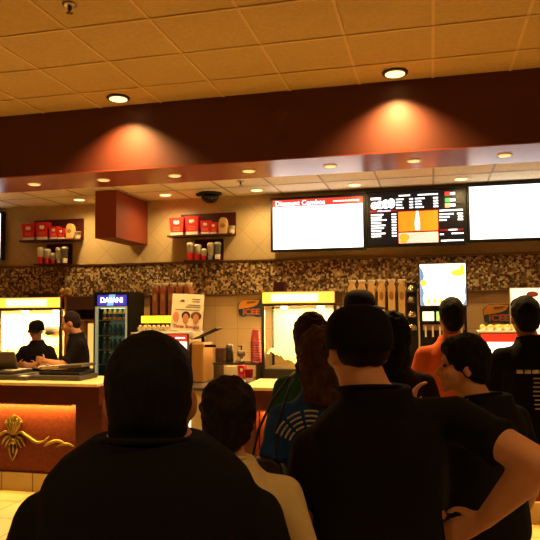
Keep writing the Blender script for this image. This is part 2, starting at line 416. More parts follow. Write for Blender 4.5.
for side, ox, nm in ((0, 0, 'right'), (1, -2.17, 'left')):
    zt = 2.705 if side == 0 else 2.715
    t = thing('wall_shelf', 'dark red wall shelf holding popcorn bags, on the beige wall at the '+('middle' if side == 0 else 'left'), 'shelf', (-2.80+ox, YB-.001, zt), 0, 'dark red wall shelves')
    MB().box(-.36, .39, -.025, 0, 0, .29).build('back_board', M_dred, t)
    MB().box(-.48, .39, -.20, -.026, -.02, 0).build('ledge', M_dred, t)
    t = thing('wall_shelf', 'small dark red wall shelf holding cups, below the popcorn bags, on the '+('middle' if side == 0 else 'left')+' wall', 'shelf', (-2.78+ox, YB-.05, zt-.335), 0, 'dark red wall shelves')
    MB().box(-.18, .20, .02, .048, .01, .285).build('back_board', M_dred, t)
    MB().box(-.27, .20, -.15, .019, -.01, .009).build('ledge', M_dred, t)
    w = 'on the '+('middle' if side == 0 else 'left')+' upper wall shelf'
    y = YB-.115; G = 'packaging samples on the wall shelves'
    popcorn_bag((-3.165+ox, y, zt), .20, .235, 'large red popcorn bag with zigzag top, leftmost '+w, G)
    popcorn_bag((-2.955+ox, y, zt), .19, .245, 'large red popcorn bag with white emblem, second '+w, G)
    popcorn_bag((-2.775+ox, y, zt), .135, .18, 'medium red popcorn bag beside two large ones '+w, G)
    popcorn_bag((-2.665+ox, y, zt), .10, .15, 'small red popcorn bag, narrowest of the reds '+w, G)
    tt = thing('paper_pouch', 'tan paper pouch with rounded top '+w, 'pouch', (-2.545+ox, y, zt), 0, G)
    MB().prism([(-.055, 0), (.055, 0), (.06, .12), (.05, .18), (.025, .21), (-.025, .21), (-.05, .18), (-.06, .12)], -.035, .035).build('pouch', M_tan, tt, bevel=.006)
    MB().ball((0, -.036, .11), (.035, .004, .03), 12, 5).build('printed_mark', mat('brown_print', (150, 104, 54), .7), tt)
    cup((-2.43+ox, y-.01, zt), .042, .10, 'small white paper cup at the right end '+w, 'cup', G, M_white, mat('pale_print', (220, 200, 170), .6))
    w = 'on the '+('middle' if side == 0 else 'left')+' lower wall shelf'
    z = zt-.335+.009; y = YB-.13
    cup((-2.985+ox, y, z), .05, .20, 'tallest red and white drink cup, leftmost '+w, 'cup', G, M_white, M_red, M_white, .48)
    cup((-2.885+ox, y, z), .046, .175, 'medium red and white drink cup, second from left '+w, 'cup', G, M_white, M_red, M_white, .45)
    cup((-2.80+ox, y, z), .038, .115, 'smallest red and white drink cup '+w, 'cup', G, M_white, M_red, M_white, .45)
    cup((-2.71+ox, y, z), .045, .19, 'white drink cup with grey pattern '+w, 'cup', G, M_white, M_cupg, M_cream, .3)
    cup((-2.62+ox, y, z), .044, .195, 'grey printed drink cup at the right end '+w, 'cup', G, M_cupg, M_cream, M_white, .35)

# switch plates in the mosaic
for x, z, w in ((-4.79, 2.195, 'left of the drinks fridge'), (-1.093, 2.175, 'below the white menu screen')):
    t = thing('wall_plate', 'cream outlet plate set in the brown mosaic band, '+w, 'wall plate', (x, YB-.0305, z), 0, 'outlet plates in the mosaic')
    MB().box(-.05, .05, -.006, 0, -.033, .033).build('plate', mat('tan_plate', (196, 160, 112), .5), t, bevel=.002)
    MB().box(-.02, .02, -.008, -.0061, -.014, .014).build('socket', M_cream, t)

# ------------------------------------------------------------------ back counter
for xa, xb, lb in ((-8.2, -3.90, 'back counter carrying the left popcorn warmer, left of the drinks fridge'), (-3.38, 3.0, 'long back counter right of the drinks fridge, carrying warmer, racks and fountain')):
    t = thing('back_counter', lb, 'counter', (0, 0, 0))
    MB().box(xa, xb, 7.12, 7.96, .86, .90).build('worktop', M_dsteel, t, bevel=.004)
    MB().box(xa, xb, 7.18, 7.96, .10, .859).build('carcass', M_dred, t)
    MB().box(xa, xb, 7.26, 7.96, 0, .099).build('plinth', M_black2, t)
    n = int((xb-xa)/.8); st = (xb-xa)/n
    for k in range(n):
        x = xa+k*st
        d = MB().box(x+.02, x+st-.02, 7.155, 7.179, .13, .84).build('door', M_lam, t, bevel=.003)
        MB().box(x+st-.1, x+st-.08, 7.135, 7.154, .55, .75).build('handle', M_steel, d)

# ------------------------------------------------------------------ popcorn machines
M_sign = mat('lit_amber_sign', (255, 200, 80), .5, emit=(255, 205, 70), strength=1.5)
M_signhot = mat('lit_sign_centre', (255, 240, 190), .5, emit=(255, 236, 170), strength=2.2)
M_pop = mat('popcorn', (250, 226, 150), .8, var=.15, vscale=60, bump=.5, bscale=70)
M_hotwall = mat('bright_steel_liner', (250, 232, 196), .45)
def popcorn_machine(x0, x1, zt, label):
    w = x1-x0; t = thing('popcorn_machine', label, 'popcorn machine', ((x0+x1)/2, 7.55, .90), 0, 'popcorn warmers on the back counter')
    h = zt-.90; a = w/2; D = .26
    MB().box(-a, a, -D, D, 0, .16).build('base_cabinet', M_dsteel, t, bevel=.006)
    fr = MB()
    for sx_ in (-1, 1):
        for sy in (-1, 1):
            fr.box(sx_*a-(.035 if sx_ > 0 else 0), sx_*a+(.035 if sx_ < 0 else 0), sy*D-(.035 if sy > 0 else 0), sy*D+(.035 if sy < 0 else 0), .161, h-.17)
    fr.box(-a, a, -D, D, h-.169, h-.15)
    fr.build('frame', M_dsteel, t)
    MB().box(-a+.036, a-.036, D-.03, D-.02, .17, h-.18).build('back_liner', M_hotwall, t)
    MB().box(-a+.036, a-.036, -D+.02, D-.031, .161, .17).build('tray', M_hotwall, t)
    MB().box(-a, a, -D-.01, D, h-.149, h).build('sign_housing', M_brass, t, bevel=.01)
    MB().box(-a+.02, a-.02, -D-.018, -D-.0105, h-.135, h-.012).build('lit_sign', M_sign, t)
    MB().box(-a+.12, a-.2, -D-.0225, -D-.0185, h-.12, h-.03).build('sign_centre', M_signhot, t, bevel=.002)
    MB().box(-a+.036, a-.036, -D+.005, -D+.009, .17, h-.18).build('glass_front', M_glass, t)
    # kettle on its hanger
    k = MB().lathe([(.02, 0), (.11, .01), (.13, .04), (.13, .14), (.11, .16), (.03, .165)], (a*.35, .02, h-.52), n=24).build('kettle', M_steel, t, smooth=True)
    MB().cone((a*.35, .02, h-.36), (a*.35, .02, h-.171), .012, .012).build('kettle_hanger', M_steel, t)
    MB().box(a*.35+.13, a*.35+.2, .01, .03, h-.43, h-.41).build('kettle_handle', M_black, t)
    # popcorn heap
    m = MB(); n, mm = 44, 14; vs = []; fs = []
    for i in range(n+1):
        for j in range(mm+1):
            x = -a+.045+(2*a-.09)*i/n; y = -D+.025+(2*D-.07)*j/mm
            z = .175+.11+.05*sin(i*.2+1)+.04*j/mm+.035*noise.noise(Vector((x*26, y*26, 3)))+.02*random.random()
            vs.append(Vector((x, y, z)))
    for i in range(n):
        for j in range(mm): q = i*(mm+1)+j; fs.append((q, q+mm+1, q+mm+2, q+1))
    m.add(vs, fs); o = m.build('popcorn', M_pop, t, smooth=False); o['kind'] = 'stuff'
    for s in (-.25, .25):
        MB().lathe([(.045, 0), (.045, -.02), (.03, -.03), (.01, -.032)], (s*w, -.02, h-.1695), n=16).build('heat_lamp', mat('heat_lamp_glow', (255, 240, 200), .5, emit=(255, 226, 150), strength=9), t, smooth=True)
    for s in (-1, 1): MB().box(s*(a-.022)-.006, s*(a-.022)+.006, -D+.036, D-.036, .162, h-.18).build('side_panel', M_hotwall if (s < 0 and x0 < -3) else M_glass, t)
    area(t, (0, 0, h-.21), 560, w*.8, .3, (255, 216, 140))
    return t
popcorn_machine(-5.37, -4.47, 1.925, 'lit popcorn warmer with amber sign behind the two cashiers')
popcorn_machine(-1.90, -1.03, 1.945, 'lit popcorn warmer with amber sign under the white menu screen')
for x, w, c, hh, lb in ((-1.72, .13, (74, 14, 12), .11, 'small dark red carton on top of the middle popcorn warmer'), (-4.86, .34, (54, 30, 16), .045, 'flat dark tray on top of the left popcorn warmer')):
    z = 1.945 if x > -3 else 1.925
    t = thing('carton', lb, 'box', (x, 7.5, z))
    MB().box(-w/2, w/2, -.06, .06, 0, hh).build('box', mat('carton_%d' % c[0], c, .7), t, bevel=.003); MB().box(-w/2-.003, w/2+.003, -.063, .063, hh-.03, hh+.004).build('lid', mat('carton_%d' % c[0], c, .7), t)
t = thing('paper_bundle', 'crumpled pale paper bundle on the right end of the left popcorn warmer', 'paper bundle', (-4.55, 7.5, 1.925))
m = MB()
for k in range(7): m.ball((random.uniform(-.05, .05), random.uniform(-.04, .04), .04+random.random()*.06), (.045, .035, .04), 8, 5)
m.build('paper', M_tan, t, remesh=.012, disp=.03, dscale=.03); MB().box(-.06, .06, -.05, .05, 0, .012).build('tray', M_red, t)
# tall steel case right of the left warmer
t = thing('bag_dispenser', 'tall brown cabinet with shelves between left warmer and drinks fridge', 'cabinet', (-4.19, 7.55, .90))
MB().box(-.25, -.22, -.25, .25, 0, 1.02).box(.22, .25, -.25, .25, 0, 1.02).box(-.22, .22, .22, .25, 0, 1.02).box(-.22, .22, -.25, .219, .72, .735).build('case', mat('brown_case', (150, 104, 52), .5), t)
MB().box(-.22, .22, -.25, .219, .86, 1.02).build('hood', mat('dark_hood', (70, 40, 22), .6), t)
MB().box(-.17, .17, .19, .215, .1, .68).build('lit_back', mat('lit_cabinet_back', (255, 214, 130), .5, emit=(255, 200, 100), strength=1.0), t)

# ------------------------------------------------------------------ drinks fridge
t = thing('drinks_fridge', 'slim black glass door drinks fridge with lit blue DASANI header', 'fridge', (-3.645, 7.0, .0))
MB().box(-.225, -.206, .0, .42, .901, 1.96).box(.206, .225, .0, .42, .901, 1.96).box(-.2055, .2055, .0, .029, 1.93, 1.96).box(-.204, .204, .40, .42, .901, 1.96).box(-.204, .204, .03, .399, 1.94, 1.96).box(-.204, .204, .03, .399, .901, .95).build('case', M_black, t)
MB().box(-.22, .22, .04, .41, 0, .90).build('plinth_cabinet', M_black2, t)
MB().box(-.185, .185, .012, .03, 1.80, 1.925).build('lit_header', mat('lit_indigo', (60, 50, 190), .4, emit=(84, 70, 214), strength=.55), t)
g = MB(); g.prism([(-.06, 1.80), (.02, 1.80), (.05, 1.93), (-.03, 1.93)], .009, .0115); g.build('header_glow', mat('lit_blue', (90, 150, 240), .4, emit=(120, 180, 250), strength=1.1), t)
text('header_text', 'DASANI', .082, M_tvw, t, (.0, .008, 1.862), bold=.003)
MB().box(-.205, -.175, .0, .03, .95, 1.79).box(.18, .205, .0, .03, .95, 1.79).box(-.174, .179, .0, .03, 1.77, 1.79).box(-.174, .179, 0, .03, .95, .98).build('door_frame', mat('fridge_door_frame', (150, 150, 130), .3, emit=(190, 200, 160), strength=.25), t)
MB().box(-.174, .179, .012, .018, .981, 1.769).build('door_glass', M_glass, t)
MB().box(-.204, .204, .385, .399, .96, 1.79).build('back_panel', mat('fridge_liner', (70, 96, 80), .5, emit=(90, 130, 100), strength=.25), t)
MB().box(-.16, .17, .05, .07, 1.765, 1.78).build('light_tube', mat('fridge_tube', (255, 255, 230), .5, emit=(225, 250, 225), strength=2.0), t)
for z in (1.10, 1.27, 1.44, 1.62):
    MB().box(-.2, .2, .04, .38, z, z+.012).build('wire_shelf', M_steel, t)
bot = thing('drink_bottle', '', 'bottle', (0, 0, 0), 0, 'bottles inside the drinks fridge')
MB().lathe([(.026, 0), (.028, .01), (.028, .08), (.02, .10), (.011, .12), (.011, .13)], n=14).build('bottle', mat('water_bottle', (84, 120, 104), .15), bot, smooth=True)
MB().lathe([(.0285, .03), (.0285, .07)], n=14, cap=False).build('label_band', mat('blue_label', (50, 80, 150), .5), bot, smooth=True)
MB().lathe([(.013, .13), (.013, .145)], n=12).build('cap', M_white, bot)
first = True
tops = {1.632: 'yellow', 1.452: 'clear', 1.282: 'clear', 1.112: 'clear'}
ybot = None
pos = ('leftmost', 'second from left', 'middle', 'second from right', 'rightmost')
for zi, z in ((1, 1.452), (2, 1.282), (3, 1.112), (0, 1.632)):
    row = ('top', 'second', 'third', 'lowest')[zi]
    for k in range(5):
        o = bot if first else copy_tree(bot); first = False
        o.location = (-3.645-.13+k*.066, 7.10, z+.0005); o['label'] = '%s bottle on the %s fridge shelf' % (pos[k], row); o['group'] = 'bottles inside the drinks fridge'
        if zi == 0:
            for ch in [x for x in bpy.data.objects if x.parent == o]:
                if ch.name.startswith('bottle'):
                    if ybot is None:
                        ybot = ch.data.copy(); ybot.materials.clear(); ybot.materials.append(mat('yellow_juice', (236, 190, 40), .3))
                    ch.data = ybot

# ------------------------------------------------------------------ racks of folded paper bags
def bag_rack(x0, y, z0, n, step, h, label, bagm, grp, loc_word):
    w = n*step
    t = thing('bag_rack', label, 'rack', (x0+w/2, y, z0))
    MB().box(-w/2-.02, w/2+.02, -.10, .10, 0, .02).box(-w/2-.02, w/2+.02, .085, .1, .021, h*.8).build('tray', mat('rack_wood', (110, 60, 30), .6), t)
    g = MB()
    for k in range(n+1): g.box(-w/2+k*step-.004, -w/2+k*step+.004, -.10, .084, .021, h*.75)
    g.build('divider', M_dsteel, t)
    for k in range(n):
        c = thing('folded_bag_stack', '%s stack of folded paper bags in %s' % (('first', 'second', 'third', 'fourth', 'fifth', 'sixth')[k]+' from left', loc_word), 'paper bags', (x0+(k+.5)*step, y, z0+.0205), 0, grp)
        s = step*.36
        MB().prism([(-s, 0), (s, 0), (s, h*.82), (s*.6, h*.95), (-s*.2, h*.98), (-s*.8, h*.93), (-s, h*.84)], -.085, .07).build('paper', bagm, c, bevel=.006)
        MB().ball((0, -.086, h*.6), (s*.6, .003, h*.13), 12, 5).build('printed_emblem', mat('bag_emblem', (176, 120, 54), .7), c)
        MB().lathe([(.03, 0), (.045, .045), (.04, .05)], (0, 0, h*.96), n=10).build('rolled_end', M_cream, c, smooth=True)
t = thing('machine_stand', 'dark steel cabinet under the left rack of paper bags', 'cabinet', (-3.07, 7.55, .90))
MB().box(-.26, .26, -.2, .3, 0, .76).build('case', M_dsteel, t, bevel=.005); MB().box(-.22, .22, -.215, -.201, .1, .70).build('door', M_lam, t)
bag_rack(-3.33, 7.5, 1.661, 5, .104, .36, 'rack of brown paper bags between drinks fridge and poster', mat('brown_bag', (150, 80, 44), .8, bump=.2, bscale=30), 'paper bag stacks in the left rack', 'the left rack')
t = thing('machine_stand', 'dark steel cabinet under the middle rack of tan popcorn bags', 'cabinet', (-.58, 7.55, .90))
MB().box(-.37, .32, -.2, .3, 0, .73).build('case', M_dsteel, t, bevel=.005); MB().box(-.33, .29, -.215, -.201, .1, .52).build('door', M_lam, t)
MB().box(-.30, -.02, -.222, -.202, .57, .66).build('lit_label', M_sign, t)
bag_rack(-.93, 7.5, 1.631, 6, .112, .38, 'rack of tan popcorn bags left of the drink fountain', mat('tan_bag', (226, 184, 116), .8, bump=.2, bscale=30), 'popcorn bag stacks in the middle rack', 'the middle rack')

# ------------------------------------------------------------------ drink fountain
t = thing('drink_fountain', 'tall drink fountain with lit splash picture, before the man in orange', 'drink fountain', (.125, 7.35, .90))
a = .245
MB().box(-a, a, -.08, .30, 0, .85).build('body', M_black, t, bevel=.006)
MB().box(-a, a, -.33, .20, .851, 1.31).build('sign_box', M_black, t, bevel=.006)
MB().box(-a+.015, a-.015, -.342, -.331, .865, 1.295).build('lit_picture', mat('lit_fountain_picture', (250, 246, 225), .5, emit=(255, 246, 222), strength=1.7), t)
M_b = mat('lit_blue_splash', (90, 130, 190), .5, emit=(110, 150, 205), strength=.9)
M_y = mat('lit_yellow_splash', (250, 190, 50), .5, emit=(255, 196, 60), strength=1.3)
MB().prism([(-a+.016, .866), (-a+.06, .866), (-a+.04, .93), (-a+.055, 1.0), (-a+.03, 1.08), (-a+.06, 1.17), (-a+.04, 1.24), (-a+.016, 1.27)], -.345, -.3425).build('blue_splash', M_b, t)
MB().prism([(a-.05, .866), (a-.016, .866), (a-.016, 1.1), (a-.03, 1.0), (a-.02, .93)], -.345, -.3425).build('blue_splash', M_b, t)
MB().ball((a-.09, -.344, 1.20), (.07, .003, .035), 14, 6).ball((a-.05, -.344, 1.24), (.02, .003, .045), 10, 6).build('yellow_splash', M_y, t)
MB().ball((-a+.05, -.344, 1.10), (.032, .003, .035), 14, 6).build('yellow_splash', M_y, t)
for k in range(6): MB().ball((-a+.1+.06*k, -.344, .905+.006*(k % 2)), (.014, .003, .028), 10, 5).build('pictured_glass', M_y, t)
g = MB()
for k in range(4): g.box(-a+.2+k*.075-.012, -a+.2+k*.075+.012, -.346, -.3425, 1.085-.003*k, 1.09-.003*k)
g.build('caption', mat('grey_caption', (90, 80, 70), .6), t)
MB().box(-a+.03, -a+.15, -.095, -.081, .70, .80).build('lit_button', mat('lit_cream_button', (245, 245, 200), .5, emit=(250, 246, 196), strength=1.5), t)
MB().box(-a+.175, a-.03, -.095, -.081, .70, .80).build('lit_button', mat('lit_green_button', (180, 220, 110), .5, emit=(196, 230, 110), strength=1.2), t)
MB().box(-a+.03, a-.03, -.13, -.081, .60, .66).build('valve_bar', M_steel, t)
for k in range(6):
    x = -a+.06+k*.074
    MB().lathe([(.012, 0), (.018, .03), (.02, .09), (.016, .1)], (x, -.12, .50), n=10).build('nozzle', M_black, t, smooth=True)
    MB().box(x-.01, x+.01, -.16, -.131, .53, .64).build('lever', M_cream, t)
MB().box(-a, a, -.20, -.081, .02, .10).build('drip_tray', M_steel, t)
MB().box(-a-.012, -a-.001, -.14, .1, .1, .70).build('side_rail', M_cream, t)

# dome lids in a dispenser
t = thing('lid_dispenser', 'black upright dispenser of clear dome lids beside the drink fountain', 'dispenser', (-.20, 7.3, .9005))
MB().box(-.055, .055, .06, .10, 0, 1.12).box(-.055, .055, -.06, .06, 0, .03).build('back_post', M_black, t)
for k, z in enumerate((.60, .74, .90, 1.02)):
    MB().lathe([(.045, 0), (.047, .01), (.042, .04), (.028, .062), (.01, .07)], (0, 0, z), n=18).build('dome_lid', mat('shiny_lid', (210, 190, 160), .12, .9), t, smooth=True)
    MB().box(-.04, .04, .03, .06, z-.012, z-.002).box(-.04, .04, -.04, .03, z-.012, z-.004).build('lid_holder', M_black, t)

# ------------------------------------------------------------------ wall signs (orange and blue)
for x, z, lb in ((-2.22, 1.765, 'orange and blue wavy ICEE sign on the beige wall left of the middle popcorn warmer'), (.75, 1.67, 'orange and blue wavy ICEE sign on the beige wall above the right food case')):
    t = thing('wall_sign', lb, 'sign', (x, YB-.02, z), 0, 'orange and blue wall signs')
    out = [(-.16, -.02), (-.15, -.09), (-.10, -.115), (-.04, -.10), (.03, -.105), (.09, -.12), (.155, -.11), (.16, .02), (.165, .08), (.12, .11), (0, .105), (-.09, .11), (-.13, .08), (-.165, .05)]
    MB().prism(out, 0, .018).build('blue_board', mat('slate_blue', (62, 78, 92), .5), t)
    MB().prism([(-.155, -.015), (-.05, .0), (.03, .015), (.09, .04), (.125, .10), (0, .10), (-.09, .103), (-.125, .075), (-.155, .045)], -.006, -.0005).build('orange_swash', mat('amber_print', (228, 150, 50), .5), t)
    text('lettering', 'ICEE', .10, mat('coral_print', (206, 104, 60), .5), t, (0.01, -.004, -.052), bold=.003, sx=1.15)
    MB().prism([(-.05, .05), (.05, .06), (.08, .085), (-.04, .08)], -.009, -.0065).build('brown_script', mat('brown_script', (150, 90, 30), .6), t)

# ------------------------------------------------------------------ middle station: food cases, red cup tower, cups
M_litpanel = mat('lit_food_panel', (250, 248, 236), .5, emit=(255, 248, 228), strength=1.7)
M_litred = mat('lit_red_header', (200, 40, 24), .5, emit=(216, 50, 26), strength=.9)
def food_case(x0, x1, y, z0, zt, label, pan0):
    w = (x1-x0)/2
    t = thing('food_case', label, 'food case', ((x0+x1)/2, y, z0), 0, 'lit food cases behind the counter')
    h = zt-z0
    MB().box(-w, w, .02, .45, 0, h).build('cabinet', M_steel, t, bevel=.004)
    MB().box(-w, w, -.012, .019, 0, h).build('frame', mat('case_frame', (90, 60, 36), .5), t)
    MB().box(-w+.012, w-.012, -.02, -.0125, h-.075, h-.01).build('red_header', M_litred, t)
    MB().box(w-.13, w-.03, -.023, -.0205, h-.05, h-.035).build('header_text', M_litpanel, t)
    MB().box(-w+.012, w-.012, -.02, -.0125, h-pan0, h-.08).build('lit_menu', M_litpanel, t)
    g = MB()
    for k in range(3): g.ball((-w*.3+k*w*.32, -.021, h-.19+.02*(k % 2)), (.045, .002, .022), 12, 5)
    g.build('food_picture', mat('food_amber', (236, 170, 60), .6, emit=(230, 160, 50), strength=.6), t)
    g = MB()
    for k in range(4): g.box(w*.1, w*.75, -.0225, -.0205, h-.27-.022*k, h-.265-.022*k)
    for k in range(2): g.box(-w*.75, -w*.1, -.0225, -.0205, h-.15-.1*k, h-.144-.1*k)
    g.build('price_lines', mat('grey_lines', (120, 100, 70), .6), t)
    MB().box(-w, w, 0, .44, h+.001, h+.012).build('top_shelf', M_white, t)
    return t
# passage side counter which carries the case
t = thing('side_counter', 'beige end case standing between the two front counters', 'counter', (-2.555, 6.1, 0))
MB().box(-.43, .475, -.30, .55, 0, .98).build('body', mat('beige_case', (170, 148, 100), .5), t, bevel=.004)
MB().box(-.44, .485, -.31, .56, .981, 1.01).build('worktop', M_dsteel, t, bevel=.003)
MB().box(.32, .36, -.312, -.301, .62, .80).build('lit_strip', mat('lit_strip', (250, 244, 214), .5, emit=(250, 240, 200), strength=1.2), t)
food_case(-2.98, -2.355, 6.15, 1.0105, 1.50, 'lit food case with red header under the cream poster', .40)
tr = None
G = 'paper trays on the food cases'
for k in range(7):
    x = -2.92+k*.05
    if k == 0:
        tr = thing('food_tray', '', 'food tray', (x, 6.25, 1.523), 0, G)
        taper(MB(), 0, 0, 0, .04, .03, .05, .046, .07).build('tray', M_cream, tr); MB().ball((0, 0, .045), (.018, .028, .018), 10, 6).build('filling', mat('pale_filling', (220, 200, 150), .8), tr)
        o = tr
    else: o = copy_tree(tr)
    o.location = (x, 6.25, 1.523)
    o['label'] = '%s small pale tray on top of the left food case' % ('leftmost', 'second from left', 'third from left', 'middle', 'third from right', 'second from right', 'rightmost')[k]
t = thing('heat_bar', 'lit yellow bar light above trays left of the cream poster', 'light', (-2.78, 6.42, 1.523))
MB().box(-.2, .2, -.03, .03, .08, .155).build('lit_bar', mat('lit_lemon', (250, 226, 60), .5, emit=(255, 230, 40), strength=1.1), t, bevel=.004)
MB().box(-.19, -.17, -.01, .01, 0, .079).box(.15, .17, -.01, .01, 0, .079).build('stand', M_dsteel, t)
# poster
t = thing('poster_sign', 'cream cardboard poster with three portraits and red title, on the left food case', 'poster', (-2.41, 6.22, 1.523), 0)
R = Matrix.Rotation(radians(-3), 4, 'X') @ Matrix.Rotation(radians(3), 4, 'Y')
def rot(o): o.rotation_euler = R.to_euler(); return o
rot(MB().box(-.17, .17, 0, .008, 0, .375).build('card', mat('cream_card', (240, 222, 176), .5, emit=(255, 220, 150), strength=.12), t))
for k, (x, c, hw, hc) in enumerate(((-.115, (226, 150, 100), .036, (210, 150, 100)), (-.01, (214, 140, 96), .038, (40, 26, 20)), (.10, (206, 136, 96), .05, (120, 74, 44)))):
    if k: rot(MB().ball((x, -.003, .155), (hw+.008, .003, .044), 14, 6).build('portrait_hair', mat('portrait_hair_%d' % k, hc, .8), t))
    rot(MB().ball((x, -.006, .125+(.015 if k == 0 else 0)), (.032, .003, .052), 14, 6).build('portrait_face', mat('portrait_face_%d' % k, c, .8), t))
n = text('red_title', 'Three Stooges', .048, mat('brick_red', (176, 44, 34), .6), t, (0, 0, 0), bold=.001)
n.matrix_local = R @ Matrix.Translation((0, -.004, .045)) @ Matrix.Rotation(pi/2, 4, 'X')
g = MB()
for x, z, w in ((-.06, .30, .03), (.09, .325, .045), (.09, .30, .04), (.07, .265, .07), (.06, .245, .08), (0, .215, .13)): g.box(x-w, x+w, -.003, -.001, z-.003, z+.003)
g.ball((-.055, -.002, .305), (.022, .002, .012), 10, 4)
rot(g.build('small_print', mat('brown_ink', (120, 90, 60), .7), t))
rot(MB().box(-.03, .03, .009, .06, 0, .01).box(-.03, .03, .009, .015, .011, .2).build('easel_back', M_cream, t))

# steel dispenser with yellow lit side and slanted hood
t = thing('condiment_stand', 'brass coloured metal stand with slanted hood right of the left food case', 'stand', (-2.255, 6.3, 1.0105))
MB().box(-.085, .04, -.12, .2, 0, .40).build('case', mat('warm_metal', (176, 124, 62), .35, .5), t, bevel=.02)
MB().box(.0, .26, -.1, .1, 0, .012, Matrix.Translation((-.06, 0, .43)) @ Matrix.Rotation(radians(-24), 4, 'Y')).build('slanted_hood', M_dsteel, t)
MB().box(-.01, .02, -.02, .02, .401, .45).build('hood_post', M_black, t)
MB().box(.041, .16, -.06, .0, .35, .375).build('side_arm', M_black, t)
t = thing('card_reader', 'small black upright box beside the metal stand', 'device', (-2.30, 5.98, 1.0105))
MB().box(-.035, .035, -.03, .03, 0, .10).build('body', M_black, t, bevel=.004); MB().box(-.028, .028, -.033, -.0305, .05, .09).build('display', mat('dim_glass', (30, 30, 34), .1), t)

# shelf unit on back counter with cups
t = thing('counter_shelf', 'low dark shelf unit on the back counter carrying the red cups', 'shelf', (-2.15, 7.3, .9005))
MB().box(-.29, .245, -.17, .17, .215, .235).build('shelf', M_dsteel, t)
for s in (-.28, .22): MB().box(s, s+.02, -.16, .16, 0, .2149).build('side_panel', M_dsteel, t)
for k in range(3):
    cup((-2.40+.001, 7.3, 1.136), 0, 0, '', '', '', M_red, M_red) if False else None
n_c = 9
rc = thing('red_cup', '', 'cup', (0, 0, 0), 0, 'nested red cups in the tower')
MB().lathe([(.046, 0), (.062, .14), (.064, .142), (.064, .15), (.059, .15), (.045, .01)], n=22).build('cup', mat('dark_red_plastic', (150, 22, 14), .35), rc, smooth=True)
ords = ('bottom', 'second from bottom', 'third from bottom', 'fourth from bottom', 'middle', 'fourth from top', 'third from top', 'second from top', 'top')
# nested upside-down stack
for k in range(n_c):
    o = rc if k == 0 else copy_tree(rc)
    o.location = (-1.955, 7.25, 1.1355+.15+.028*k); o.rotation_euler = (pi, 0, 0); o.scale = (1-.0*k, 1, 1)
    o['label'] = '%s cup of the upside-down red cup tower left of the popcorn warmer' % ords[k]
t = thing('canister', 'grey metal canister on the low shelf left of the red cups', 'canister', (-2.27, 7.25, 1.1355))
MB().lathe([(.045, 0), (.045, .17), (.04, .185)], n=20).build('body', M_dsteel, t, smooth=True); MB().lathe([(.042, .186), (.042, .2), (.02, .21)], n=20).build('lid', M_steel, t, smooth=True)
t = thing('toaster_box', 'small brown box on the low shelf beside the grey canister', 'box', (-2.385, 7.28, 1.1355))
MB().box(-.05, .05, -.06, .06, 0, .16).build('body', mat('brown_box', (84, 40, 22), .6), t, bevel=.006); MB().box(-.03, .03, -.063, -.0605, .05, .1).build('front_label', M_dsteel, t)
t = thing('syrup_pump', 'chrome topping pump on the low shelf beside the red cups', 'pump', (-2.12, 7.22, 1.1355))
MB().lathe([(.04, 0), (.05, .015), (.02, .03), (.018, .06), (.045, .075), (.05, .13), (.03, .14)], n=20).build('jar', M_steel, t, smooth=True)
MB().cone((0, 0, .14), (0, 0, .18), .008, .008).box(-.04, .012, -.008, .008, .18, .192).build('pump_head', M_black, t)

# ------------------------------------------------------------------ front counters
def front_counter(x0, x1, label, panels, pillars, ornament):
    t = thing('front_counter', label, 'counter', (0, 0, 0))
    MB().box(x0, x1, 5.50, 6.22, 1.03, 1.06).build('counter_top', M_top, t, bevel=.006)
    MB().box(x0+.02, x1, 5.54, 6.18, .86, 1.029).build('apron', M_lam, t)
    MB().box(x0+.02, x1, 5.72, 6.16, .0, .859).build('carcass', M_lam, t)
    for a, b in panels:
        MB().box(a, b, 5.69, 5.719, .175, .859).build('lit_panel', M_panel, t)
        MB().box(a, b, 5.66, 5.719, 0, .174).build('base_tiles', M_base, t)
        MB().box(a+.01, b-.01, 5.55, 5.575, .845, .8595).build('light_valance', M_brass, t)
        MB().box(a+.03, b-.03, 5.645, 5.67, .848, .8595).build('light_strip', mat('led_strip', (255, 220, 140), .5, emit=(255, 190, 70), strength=4), t)
        area(t, ((a+b)/2, 5.655, .84), 15*(b-a), b-a-.06, .02, (255, 196, 80), (0, 0, 0))
    for a, b in pillars:
        MB().box(a, b, 5.60, 5.719, 0, .859).build('pillar', M_lam, t, bevel=.004)
    return t
fc = front_counter(-6.5, -3.0, 'left front counter with cream top, glowing red panel and gold ornament', [(-6.1, -4.98), (-4.72, -3.29)], [(-6.48, -6.1), (-4.97, -4.73), (-3.275, -3.0)], True)
rcn = front_counter(-1.64, 3.4, 'right front counter with cream top and glowing orange panel', [(-1.50, .1), (.35, 1.9)], [(-1.62, -1.51), (.11, .34), (1.91, 2.2)], False)

